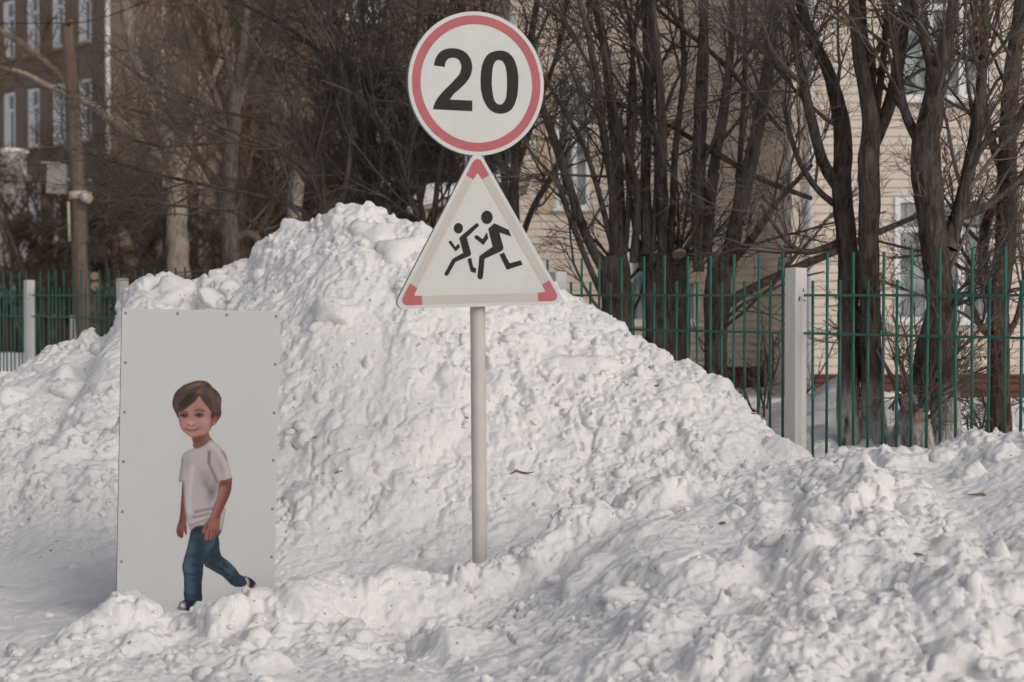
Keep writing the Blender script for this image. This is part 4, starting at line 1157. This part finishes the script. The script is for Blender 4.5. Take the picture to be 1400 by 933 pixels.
# round plate
rp = build_plate('round_plate', circ(.35), 'sign_white', 652, 114.5, math.radians(-1.2), label='round white plate with faded red ring and black number 20')
c_r = at(652, 114.5, YS - .02); inv_r = (Matrix.Translation(Vector(so)) @ pl_mats['round_plate']).inverted()
ringspans = [(-172, -148), (-147.9, -62), (-61.9, 12), (12.1, 128), (128.1, 187.9)]
for a0, a1 in ringspans:
    n = max(4, int((a1 - a0) / 3))
    out = [(.331 * math.cos(math.radians(a0 + (a1 - a0) * i / n)), .331 * math.sin(math.radians(a0 + (a1 - a0) * i / n))) for i in range(n + 1)]
    inn = [(.288 * math.cos(math.radians(a1 + (a0 - a1) * i / n)), .288 * math.sin(math.radians(a1 + (a0 - a1) * i / n))) for i in range(n + 1)]
    MB().prism(out + inn, -.0012, -.0004).obj('red_ring', M['sign_red'], rp)
def from_crop(pts, x0, y0, sc): return [(x0 + u / sc, y0 + v / sc) for u, v in pts]
def runs(parts):
    """parts: list of point runs, smooth inside a run, sharp between runs"""
    out = []
    for r_ in parts:
        out += [tuple(p) for p in (catmull(r_, 5, False) if len(r_) > 2 else r_)][:-1]
    return out
two = runs([[(112,295),(125,235),(160,165),(220,115),(310,95),(400,105),(480,145),(535,215),(555,295),(550,370),(525,435),(470,510),(400,575),(340,630),(298,690)],
            [(298,690),(557,703)], [(557,703),(557,825)], [(557,825),(100,803)],
            [(100,803),(115,750),(150,680),(210,605),(300,515),(370,440),(410,390),(428,330),(428,290),(410,245),(380,215),(330,205),(285,215),(255,245),(242,280),(238,313)],
            [(238,313),(112,295)]])
zo = catmull([(870,122),(960,140),(1030,205),(1070,300),(1088,400),(1090,500),(1085,600),(1070,680),(1030,780),(970,835),(885,855),(800,835),(735,780),(690,700),(662,600),(652,480),(658,370),(675,280),(710,200),(770,145)], 4)
zi = catmull([(865,230),(915,255),(945,320),(958,420),(960,530),(955,620),(940,690),(910,735),(875,748),(840,735),(810,690),(792,610),(783,500),(787,380),(800,300),(825,250)], 4)
def loc(pl, inv, org, pts, x0, y0, sc): return [to_local(inv, org, *p) for p in from_crop(pts, x0, y0, sc)]
MB().prism(loc(rp, inv_r, c_r, two, 580, 55, 8.48), -.0012, -.0004).obj('digit', M['sign_black'], rp, label='black digit 2')
MB().prism(loc(rp, inv_r, c_r, zo, 580, 55, 8.48), -.0012, -.0004, [loc(rp, inv_r, c_r, zi, 580, 55, 8.48)]).obj('digit', M['sign_black'], rp, label='black digit 0')

# triangular plate
hT = .9 * math.sqrt(3) / 2
T0 = [(-.45, 0), (.45, 0), (0, hT)]
bodyT = round_poly(T0, [.034, .034, .036], 7)
tp = build_plate('triangle_plate', bodyT, 'sign_white', 657.5, 419.5, math.radians(-1.5), label='white triangular plate with two black running figures and red corners')
c_t = at(657.5, 419.5, YS - .02); inv_t = (Matrix.Translation(Vector(so)) @ pl_mats['triangle_plate']).inverted()
To = round_poly(inset(T0, .017), [.026] * 3, 6); Ti = round_poly(inset(T0, .060), [.008] * 3, 4)
MB().prism(To, -.0009, -.0003, [Ti]).obj('grey_band', M['sign_band'], tp)
cen = np.array([0, hT / 3])
for k in range(3):
    v = np.array(T0[k]); d = (cen - v) / np.linalg.norm(cen - v)
    # chevron: the band near this corner, cut square to each edge
    e1 = (np.array(T0[(k + 1) % 3]) - v); e1 /= np.linalg.norm(e1); e2 = (np.array(T0[k - 1]) - v); e2 /= np.linalg.norm(e2)
    L_ = .150
    a = clip(clip(To, v + e1 * L_, -e1), v + e2 * L_, -e2)
    i_in = np.array(inset(T0, .060)[k])
    # arms: split along the bisector into two convex pieces
    q1 = i_in + e1 * ((v + e1 * L_ - i_in) @ e1); q2 = i_in + e2 * ((v + e2 * L_ - i_in) @ e2)
    outer = [p for p in To if ((np.array(p) - v) @ e1 < L_ - 1e-6) and ((np.array(p) - v) @ e2 < L_ - 1e-6)]
    n1 = np.array([-e1[1], e1[0]]);  n1 = n1 if n1 @ d > 0 else -n1
    n2 = np.array([-e2[1], e2[0]]);  n2 = n2 if n2 @ d > 0 else -n2
    o1 = v + e1 * L_ + n1 * .017; o2 = v + e2 * L_ + n2 * .017
    arc = [np.array(p) for p in round_poly(inset(T0, .017), [.026] * 3, 6)[k * 7:(k + 1) * 7]]
    # order of the arc: runs from the previous edge (e2 side) to the next edge (e1 side)
    poly = [tuple(o2)] + [tuple(p) for p in arc] + [tuple(o1), tuple(q1)] + [tuple(i_in + (e1 + e2) * .004 + d * .0)] + [tuple(q2)]
    MB().prism(poly, -.0016, -.0010).obj('red_corner', M['sign_red'], tp)
SC = (590, 270, 7.18)
def ell(cx, cy, rx, ry, n=28): return [(cx + rx * math.cos(2 * math.pi * i / n), cy + ry * math.sin(2 * math.pi * i / n)) for i in range(n)]
figs = [('large', [ell(543, 197, 56, 66),
   [(615,255),(758,320),(782,385),(665,345),(700,470),(706,500),(692,525),(520,605),(505,780),(496,800),(478,808),(459,800),(450,780),(470,575),(600,485),(555,310)],
   [(421,390),(428,374),(450,372),(500,412),(543,345),(557,400),(510,470),(425,402)],
   [(665,562),(710,540),(765,648),(875,618),(892,662),(740,712)]]),
  ('small', [ell(263, 304, 45, 52),
   [(445,250),(467,277),(345,395),(385,540),(388,565),(375,575),(235,635),(165,760),(150,772),(132,768),(126,750),(205,605),(310,545),(272,400),(300,370)],
   [(168,445),(172,430),(186,426),(198,434),(232,485),(265,455),(280,490),(236,532)],
   [(352,608),(388,592),(410,685),(437,698),(435,745),(385,730)]])]
for nm, polys in figs:
    b = MB()
    for p in polys: b.prism(loc(tp, inv_t, c_t, p, *SC), -.0016, -.0010)
    b.obj('running_figure', M['sign_black'], tp, label=f'{"larger right" if nm == "large" else "smaller left"} black running child pictogram')
# back rails and clamps that hold the plates on the pole
for pl, z0 in ((rp, (-.16, .16)), (tp, (.12, .40))):
    for z in z0:
        wdt = .30 if pl is rp else (.45 - z * .5) * .8
        MB().box(-wdt, wdt, .026, .040, z - .018, z + .018).obj('back_rail', M['sign_back'], pl)
        MB().box(-.05, .05, .041, .125, z - .014, z + .014).obj('clamp', M['sign_back'], pl)
# strip seen between the plates
MB().box(-.062, -.052, .012, .03, -.44, -.30).obj('hanger', M['sign_back'], rp)

# ================================================================== PRINTED PANEL
YP2 = 9.3
PYAW = math.radians(23); PROLL = math.radians(1.35)
pn = Vector((math.sin(PYAW), -math.cos(PYAW), 0))
tl = on_plane(167, 421.5, at(270, 620, YP2), pn); tr = on_plane(383, 427.5, at(270, 620, YP2), pn)
PWd = (tr - tl).length; PH = 1.62
pc = tl
panel = empty('printed_panel', (at(270, 840, YP2).x, YP2, .0), 0, 'upright pale grey board printed with a walking small child, standing in the snow', 'board')
PM = Matrix.Translation(pc - panel.location) @ Matrix.Rotation(PYAW, 4, 'Z') @ Matrix.Rotation(PROLL, 4, 'Y')
M['board'] = mat_plain('grey_laminate', (.462, .478, .472), (.492, .505, .498), 2.5, .42, detail=6, spec=.35)
M['board_edge'] = mat_plain('raw_board_edge', (.17, .12, .095), (.25, .19, .155), 30, .8)
M['screw'] = mat_plain('screw_steel', (.16, .14, .13), (.30, .28, .26), 40, .45)
t = NT('grey_laminate_worn'); co = t.coords(); n1 = t.noise(co, 2.2, 6, .6); n2 = t.noise(t.coords((6, 1, .5)), 3, 5, .7); n3 = t.noise(co, 70, 2, .5)
c = t.mix(t.ramp(n1, [(.3, 0), (.7, 1)]), (.462, .469, .468), (.492, .498, .496))
c = t.mix(t.mul(t.ramp(n2, [(.55, 0), (.8, 1)]), .10), c, (.36, .355, .34)); c = t.mix(t.mul(t.ramp(n3, [(.70, 0), (.76, 1)]), .25), c, (.28, .26, .24))
t.col(c); t.set(Roughness=.45, Specular_IOR_Level=.3); t.bump(n1, .05, .01); M['board'] = t.m
bd = MB().box(0, PWd, 0, .003, -PH, 0).obj('face_sheet', M['board'], panel); bd.matrix_local = PM
bk = MB().box(.0005, PWd - .0005, .0035, .0185, -PH, -.0005).obj('backing_board', M['board_edge'], panel); bk.matrix_local = PM
sx_ = [.0185 + k * (PWd - .037) / 3 for k in range(4)]; sz_ = [-.022 - k * .229 for k in range(7)]
scr_me = MB().tube([(0, .0, 0), (0, -.003, 0), (0, -.0045, 0)], [.0068, .0062, .004], 12).mesh('screw', M['screw'], True)
spots_ = [(x, sz_[0]) for x in sx_] + [(x, z) for z in sz_[1:] for x in (sx_[0], sx_[-1])]
for x, z in spots_:
    o = link('screw', scr_me, panel); o.matrix_local = PM @ Matrix.Translation((x + random.uniform(-.003, .003), -.0002, z + random.uniform(-.003, .003)))
for s_ in (.18, PWd - .18):      # struts that hold it up from behind
    b = MB().tube([PM @ Vector((s_, .03, -.35)), PM @ Vector((s_, .62, -PH + .15))], .02, 6); b.obj('strut', M['board_edge'], panel)

# ---- the print: a flat colour picture of a walking child, painted layer by layer
G = .55
ux = np.arange(228, 360, G); uy = np.arange(515, 846, G)
UX, UY = np.meshgrid(ux, uy, indexing='ij')
img = np.zeros(UX.shape + (3,)); lab = np.zeros(UX.shape, int)
def inside(poly):
    P = np.array(poly); r = np.zeros(UX.shape, bool); n = len(P)
    bx0, by0 = P.min(0); bx1, by1 = P.max(0)
    i0, i1 = np.searchsorted(ux, [bx0, bx1]); j0, j1 = np.searchsorted(uy, [by0, by1])
    X = UX[i0:i1 + 1, j0:j1 + 1]; Yy = UY[i0:i1 + 1, j0:j1 + 1]; q = np.zeros(X.shape, bool)
    for k in range(n):
        x1, y1 = P[k]; x2, y2 = P[(k + 1) % n]
        if y1 == y2: continue
        q ^= ((y1 > Yy) != (y2 > Yy)) & (X < (x2 - x1) * (Yy - y1) / (y2 - y1) + x1)
    r[i0:i1 + 1, j0:j1 + 1] = q; return r
def C(*c): return np.array(c, float)
def gauss(cx, cy, rx, ry, rot=0):
    a = math.radians(rot); dx, dy = UX - cx, UY - cy; u = (dx * math.cos(a) + dy * math.sin(a)) / rx; v = (-dx * math.sin(a) + dy * math.cos(a)) / ry
    return np.exp(-(u * u + v * v))
def seg(pts, w):
    w = w * 1.45
    """soft stroke along a polyline"""
    d = np.full(UX.shape, 1e9)
    for (x1, y1), (x2, y2) in zip(pts[:-1], pts[1:]):
        L2 = (x2 - x1) ** 2 + (y2 - y1) ** 2; t = np.clip(((UX - x1) * (x2 - x1) + (UY - y1) * (y2 - y1)) / L2, 0, 1)
        d = np.minimum(d, np.hypot(UX - x1 - t * (x2 - x1), UY - y1 - t * (y2 - y1)))
    return np.exp(-(d / w) ** 2)
class Layer:
    def __init__(s, poly, col, part, smooth=True, soft=1.2):
        s.m = inside(catmull(poly, 6) if smooth else poly); s.c = np.zeros(UX.shape + (3,)) + C(*col); s.part = part
        s.edge = blur(s.m.astype(float), 3)
    def tint(s, w, col, k=1.0): w = np.clip(w * k, 0, 1)[..., None]; s.c = s.c * (1 - w) + C(*col) * w; return s
    def rimdark(s, k=.25):
        k = k * .8; s.c *= (1 - k * np.clip((1 - s.edge) * 2, 0, 1))[..., None]; return s
    def put(s):
        a = np.clip((blur(s.m.astype(float), 1) - .25) / .5, 0, 1)[..., None]
        old = (lab > 0)[..., None]; img[:] = np.where(s.m[..., None], np.where(old, img * (1 - a) + s.c * a, s.c), np.where(old, img * (1 - a) + s.c * a, img))
        lab[s.m] = s.part
def hd(pts): return [(225 + u / 9.33, 510 + v / 9.33) for u, v in pts]
def sh(pts): return [(230 + u / 7.78, 590 + v / 7.78) for u, v in pts]
def lg(pts): return [(230 + u / 5.83, 690 + v / 5.83) for u, v in pts]
def h1(u, v): return hd([(u, v)])[0]
SK = (166, 124, 116)
# left (far) arm and hand
L = Layer([(249.5,655),(253,655),(253.5,690),(254.5,712),(255.8,722),(255.8,731),(253.4,731.5),(251.6,727),(250.8,734),(248.5,736.5),(245.5,735),(242.5,733),(241,727),(241.5,721),(245,709),(247,690)], (128, 80, 70), 5)
L.tint(seg([(249, 670), (246, 712)], 1.6), (96, 58, 52), .6).tint(gauss(248, 722, 3, 5), (140, 92, 84), .6).tint(seg([(246.5, 727), (247.5, 735)], .7), (88, 50, 48), .7).tint(seg([(243.8, 726), (244.5, 733)], .7), (92, 54, 50), .7).put()
# rear leg, then front leg
rear = lg([(380,240),(405,270),(412,360),(430,410),(480,450),(540,510),(572,556),(612,578),(622,640),(560,660),(500,640),(440,580),(400,555),(330,515),(288,485),(300,420),(330,330)])
L = Layer(rear, (52, 72, 88), 6)
L.tint(gauss(*lg([(480, 520)])[0], 16, 5, 35), (76, 98, 114), .75).tint(gauss(*lg([(370, 420)])[0], 9, 10, 0), (36, 50, 63), .8)
for s_ in ([(330,470),(400,500),(470,560)], [(430,430),(470,500)], [(540,520),(520,570),(500,610)], [(395,300),(330,410)], [(560,545),(548,600)], [(450,450),(430,530)]): L.tint(seg(lg(s_), 1.3), (28, 40, 52), .5)
L.tint(seg(lg([(440,440),(540,525)]), 1.5), (92, 112, 126), .5).rimdark(.35).put()
front = lg([(180,205),(215,170),(280,160),(420,200),(425,215),(400,262),(370,320),(320,400),(285,480),(277,560),(268,650),(272,752),(262,776),(250,800),(200,806),(150,790),(128,760),(122,712),(126,620),(120,560),(110,505),(118,450),(135,390),(150,335),(165,268)])
L = Layer(front, (54, 75, 92), 6)
L.tint(seg(lg([(175,330),(150,470),(170,560),(175,720)]), 4.5), (80, 100, 116), .7).tint(seg(lg([(255,300),(250,480),(245,740)]), 4), (38, 53, 67), .75)
L.tint(gauss(*lg([(345,330)])[0], 9, 5, -40), (74, 96, 112), .7).tint(gauss(*lg([(250,200)])[0], 12, 5), (30, 40, 52), .8).tint(gauss(*lg([(145,505)])[0], 5, 6), (92, 104, 112), .55)
for s_ in ([(125,420),(180,405),(260,425)], [(120,545),(190,560),(275,545)], [(200,480),(270,495)], [(130,715),(190,735),(268,715)], [(140,755),(200,770),(262,760)], [(190,600),(270,590)], [(220,280),(300,250),(360,262)], [(205,400),(285,370)]): L.tint(seg(lg(s_), 1.1), (28, 40, 52), .42)
L.rimdark(.35).put()
# shoes
L = Layer(lg([(610,570),(660,588),(705,628),(708,652),(690,680),(656,712),(640,700),(634,660),(618,620)]), (44, 41, 45), 7)
L.tint(seg(lg([(708,640),(684,684),(655,712)]), 2.2), (196, 188, 184), 1).tint(seg(lg([(622,588),(636,618),(632,660)]), 1.7), (188, 182, 180), .95).put()
L = Layer(lg([(125,760),(160,770),(235,785),(262,800),(278,822),(230,836),(160,848),(110,856),(70,836),(50,824),(78,815),(84,785),(104,772)]), (42, 40, 44), 9)
L.tint(gauss(*lg([(115, 805)])[0], 5.4, 4.6, 30), (196, 190, 188), 1.1).tint(seg(lg([(60,828),(105,848),(135,850)]), 1.2), (190, 186, 184), .9).tint(seg(lg([(150,800),(160,840)]), 1.2), (30, 28, 32), .8).put()
# neck
L = Layer(hd([(335,800),(362,900),(372,985),(440,985),(540,960),(640,890),(575,800),(560,740),(450,700)]), (128, 84, 72), 3, smooth=False)
L.tint(gauss(*h1(430, 850), 9, 5, -20), (104, 62, 52), .7).tint(gauss(*h1(560, 830), 5, 5), (150, 106, 94), .7).put()
# shirt
shirt = sh([(252,182),(212,200),(165,232),(140,280),(134,350),(110,532),(155,542),(160,600),(164,700),(172,820),(190,940),(212,1014),(240,1052),(290,1015),(380,1000),(470,1010),(560,1060),(590,1000),(602,900),(610,830),(585,760),(545,600),(555,552),(640,520),(684,512),(668,450),(644,350),(622,262),(592,205),(520,130),(452,92),(400,135),(330,175)])
L = Layer(shirt, (168, 161, 162), 4)
L.tint(gauss(*sh([(200,330)])[0], 6, 14), (150, 148, 156), .8).tint(gauss(*sh([(470,640)])[0], 6, 14, 15), (122, 114, 116), .9).tint(gauss(*sh([(400,500)])[0], 9, 14, -25), (142, 134, 137), .7)
L.tint(gauss(*sh([(480,150)])[0], 12, 4, 30), (186, 178, 176), .8).tint(seg(sh([(540,200),(620,400),(645,490)]), 4), (184, 175, 174), .8).tint(gauss(*sh([(560,380)])[0], 4, 14, -20), (150, 140, 142), .7)
for s_, w_, k_ in (([(432,210),(428,330),(470,420),(520,540)], 1.3, .9), ([(445,230),(435,330)], 1.0, .7), ([(560,200),(610,290)], .9, .45), ([(590,220),(632,300)], .9, .45), ([(290,860),(400,835),(480,820)], 1.5, .8), ([(270,915),(350,895),(430,868)], 1.5, .8), ([(240,1000),(330,960),(450,930)], 1.3, .55), ([(400,560),(450,650)], 2.5, .45), ([(152,300),(140,430),(132,520)], 1.6, .4), ([(158,540),(168,760),(186,930)], 1.3, .55)):
    L.tint(seg(sh(s_), w_), (92, 84, 87), k_ * .62)
for s_, w_ in (([(300,890),(420,855),(500,850)], 1.1), ([(260,960),(380,920)], 1.3), ([(260,380),(220,700),(230,860)], 2.5)): L.tint(seg(sh(s_), w_), (190, 184, 184), .55)
L.tint(seg(sh([(640,525),(684,512)]), 1.0), (96, 70, 68), .6).rimdark(.16).put()
# near arm and hand
L = Layer([(300.4,659),(308,656.5),(316.6,654),(317,664),(315.8,673),(311,685),(306.5,694),(302,703),(300.6,712),(300.4,719),(298.8,728.6),(294.5,736),(291.5,738.5),(288.5,739.2),(286,738.2),(283.5,739.4),(280,738.6),(278.8,735.5),(281.4,727),(279,730),(276.6,729.5),(275.6,726.5),(278,720),(281,715),(285,711),(288,704),(293,690),(297.5,678)], (146, 97, 86), 8)
L.tint(seg([(314.5, 664), (308, 686), (299, 706)], 2.6), (112, 68, 60), .8).tint(seg([(303, 668), (296, 690), (290, 706)], 2.0), (168, 120, 108), .6).tint(gauss(307, 661, 8, 3, -15), (100, 60, 54), .75)
L.tint(gauss(291, 717, 5, 5), (160, 112, 102), .5)
for s_ in ([(286.4, 726), (285.6, 738)], [(290.4, 726), (290.4, 738.5)], [(294.4, 725), (294.6, 735)], [(281.6, 724), (284, 718)]): L.tint(seg(s_, .75), (96, 54, 50), .8)
L.tint(seg([(282.6, 728), (281.6, 737)], 1), (172, 126, 116), .4).tint(seg([(288.4, 727), (288, 737)], 1), (170, 124, 114), .4).rimdark(.2).put()
L = Layer(hd([(355,905),(372,938),(352,940)]), (40, 32, 34), 4, smooth=False).put()
# back hair, ear, face
L = Layer(hd([(540,560),(700,560),(705,585),(640,640),(608,690),(578,724),(560,700)]), (44, 36, 38), 2, smooth=False).put()
L = Layer(hd([(622,560),(660,525),(700,530),(705,575),(680,620),(650,660),(618,672),(605,640)]), (150, 92, 84), 3)
L.tint(gauss(*h1(668, 570), 3, 5, 20), (120, 62, 56), .8).tint(gauss(*h1(630, 645), 2, 2.5), (180, 128, 116), .7).put()
face = hd([(176,480),(178,590),(188,650),(208,712),(250,762),(325,815),(395,832),(480,805),(560,760),(604,695),(622,600),(600,470),(520,330),(430,270),(330,330),(230,430)])
L = Layer(face, SK, 3)
L.tint(gauss(*h1(390, 420), 10, 12, -30), (158, 112, 102), .6).tint(gauss(*h1(600, 600), 3, 14), (128, 84, 76), .8).tint(gauss(*h1(195, 620), 2.2, 8), (140, 96, 90), .6)
L.tint(gauss(*h1(520, 620), 6, 5), (184, 142, 134), .8).tint(gauss(*h1(240, 660), 4, 5), (172, 118, 112), .7).tint(gauss(*h1(470, 700), 5, 4), (166, 112, 106), .6)
L.tint(gauss(*h1(335, 550), 3.5, 5), (156, 116, 108), .6).tint(gauss(*h1(335, 640), 4.5, 3.2), (192, 152, 144), .85).tint(gauss(*h1(305, 662), 1.6, .9), (92, 54, 50), .8).tint(gauss(*h1(372, 660), 1.6, .9), (104, 62, 58), .7).tint(gauss(*h1(340, 680), 5, 1.1), (138, 92, 86), .6)
L.tint(gauss(*h1(350, 775), 7, 2), (182, 138, 130), .5).tint(gauss(*h1(420, 815), 9, 1.8, -12), (120, 78, 70), .7)
L.tint(seg(hd([(276,722),(310,732),(350,735),(390,730),(424,718)]), .55), (84, 44, 42), .85).tint(seg(hd([(305,746),(350,752),(395,744)]), .8), (158, 98, 92), .5).tint(gauss(*h1(268, 712), 1.5, 2), (120, 74, 68), .5).tint(gauss(*h1(434, 708), 1.5, 2), (118, 72, 66), .5)
for ex, ey in ((248, 548), (442, 542)):
    L.tint(gauss(*h1(ex, ey - 2), 5.2, 2.6), (112, 78, 72), .7).tint(gauss(*h1(ex + 5, ey + 2), 3.3, 1.6), (150, 140, 138), .6)
    L.tint(gauss(*h1(ex + 2, ey), 2.0, 2.0), (30, 22, 22), 1.2).tint(seg(hd([(ex - 44, ey - 4), (ex - 8, ey - 20), (ex + 42, ey - 6)]), .75), (44, 30, 28), .95).tint(seg(hd([(ex - 40, ey + 18), (ex, ey + 26), (ex + 40, ey + 16)]), .7), (118, 78, 72), .5)
    L.tint(gauss(*h1(ex + 10, ey - 6), .5, .5), (220, 214, 210), .9)
L.tint(seg(hd([(395,482),(440,470),(495,488)]), 1.2), (92, 62, 54), .75).tint(seg(hd([(205,505),(250,492),(285,506)]), 1.2), (92, 62, 54), .7).rimdark(.18).put()
# hair with parted fringe
hair = hd([(95,410),(104,330),(138,245),(220,172),(320,122),(440,95),(530,105),(590,150),(612,188),(670,228),(714,290),(731,345),(722,430),(726,520),(708,575),(690,560),(660,540),(632,560),(606,600),(596,560),(592,490),(560,450),(520,400),(480,350),(440,290),(425,310),(390,360),(330,410),(262,462),(200,492),(178,500),(176,560),(172,602),(152,545),(112,460)])
L = Layer(hair, (88, 64, 56), 2)
g_ = np.random.default_rng(8)
L.tint(gauss(*h1(250, 370), 12, 6.5, -38), (48, 38, 39), .95).tint(gauss(*h1(160, 440), 4, 9, 10), (84, 60, 54), .6).tint(gauss(*h1(420, 150), 16, 3.6, -14), (132, 104, 93), .8).tint(gauss(*h1(440, 215), 6, 6, 0), (138, 108, 97), .75).tint(gauss(*h1(520, 300), 2.0, 8, -25), (54, 38, 36), .6).tint(gauss(*h1(330, 400), 9, 2.2, -38), (84, 52, 44), .8).tint(gauss(*h1(300, 330), 13, 5, -40), (44, 32, 31), .8).tint(gauss(*h1(575, 330), 1.6, 9, -22), (52, 37, 35), .7).tint(gauss(*h1(610, 300), 1.3, 8, -20), (126, 98, 88), .6)
L.tint(gauss(*h1(560, 250), 4.5, 9, -18), (134, 108, 98), .7).tint(gauss(*h1(690, 360), 3.2, 9, -8), (128, 102, 94), .7).tint(gauss(*h1(630, 420), 4, 10, -20), (60, 46, 45), .85).tint(gauss(*h1(545, 165), 4, 3, 30), (62, 46, 46), .8).tint(gauss(*h1(650, 520), 5, 5), (56, 42, 42), .8)
for k in range(90):                     # strands of the fringe sweep left-down from the parting, the side hair falls right-down
    f = g_.random(); c_ = (132, 108, 98) if g_.random() > .5 else (50, 36, 34)
    if k % 2: pts_ = [(500 - 60 * f, 150 + 60 * f), (380 - 140 * f, 180 + 90 * f), (250 - 100 * f, 300 + 80 * f), (190 + 90 * f - 90, 420 + 40 * g_.random())]
    else: pts_ = [(505 + 40 * f, 190), (540 + 90 * f, 260 + 20 * f), (570 + 120 * f, 350 + 40 * f), (590 + 120 * f, 460 + 60 * g_.random())]
    L.tint(seg([tuple(p) for p in catmull(hd(pts_), 4, False)], .42), c_, .38)
L.rimdark(.22).put()
for k in range(26):
    a = -2.9 + 2.75 * k / 25 + g_.normal() * .03; bx_, by_ = h1(415, 330); r1 = 30 + 3.0 * g_.random(); e_ = (1.0, .82)
    r0_ = 27
    c1 = (bx_ + r0_ * math.cos(a - .05) * e_[0], by_ + r0_ * math.sin(a - .05) * e_[1]); c2 = (bx_ + r0_ * math.cos(a + .05) * e_[0], by_ + r0_ * math.sin(a + .05) * e_[1])
    tp_ = (bx_ + r1 * math.cos(a - .10 * (1 if a < -1.4 else -1)) * e_[0], by_ + r1 * math.sin(a - .10 * (1 if a < -1.4 else -1)) * e_[1])
    Layer([c1, tp_, c2], (92, 68, 60) if k % 2 else (74, 54, 48), 2, smooth=False).put()

ok = lab > 0
w_ok = blur(ok.astype(float), 1); sm = np.stack([blur(img[..., q] * ok, 1) for q in range(3)], -1) / np.maximum(w_ok, 1e-3)[..., None]
img = np.where(ok[..., None], sm, img)
img = (img - 118) * 1.16 + 106                                       # print contrast
img = img.mean(2, keepdims=True) * .14 + img * .86
img += 4.5 * np.random.default_rng(3).normal(size=UX.shape)[..., None]  # print grain
lin = s2l(np.clip(img, 4, 255)) / 1.02
org_p = at(270, 620, YP2)
XCc = (UX - 700) / F; YCc = -(UY - 466.5) / F
Dr = np.stack([XCc, cp + YCc * sp, -sp + YCc * cp], -1)
c0 = np.array([0, 0, EYE]); pnn = np.array(pn)
tt = ((np.array(org_p) - c0) @ pnn) / (Dr @ pnn)
WP = c0 + Dr * tt[..., None]
Minv = np.array((Matrix.Translation(panel.location) @ PM).inverted())
LP_ = WP @ Minv[:3, :3].T + Minv[:3, 3]; LP_[..., 1] = -.0008
t = NT('print_ink'); a_ = t.n('ShaderNodeAttribute'); a_.attribute_name = 'ink'; t.col(a_.outputs['Color']); t.set(Roughness=.45, Specular_IOR_Level=.3); M['ink'] = t.m
nx_, ny_ = UX.shape; idg = np.arange(UX.size).reshape(UX.shape)
labq = lab[:-1, :-1]
names = {2: 'printed_hair', 3: 'printed_face', 4: 'printed_shirt', 5: 'printed_arm', 8: 'printed_arm', 6: 'printed_jeans', 7: 'printed_shoe', 9: 'printed_shoe'}
for key, nm in names.items():
    q = (labq == key) & ok[1:, :-1] & ok[1:, 1:] & ok[:-1, 1:]
    Qp = np.stack([idg[:-1, :-1][q], idg[:-1, 1:][q], idg[1:, 1:][q], idg[1:, :-1][q]], 1)
    used = np.unique(Qp); rm = np.zeros(UX.size, int); rm[used] = np.arange(len(used))
    me = mesh_np(nm, LP_.reshape(-1, 3)[used], rm[Qp], M['ink'], False)
    at_ = me.attributes.new('ink', 'FLOAT_COLOR', 'POINT')
    cc = np.ones((len(used), 4), np.float32); cc[:, :3] = lin.reshape(-1, 3)[used]; at_.data.foreach_set('color', cc.ravel())
    o = link(nm, me, panel); o.matrix_local = PM
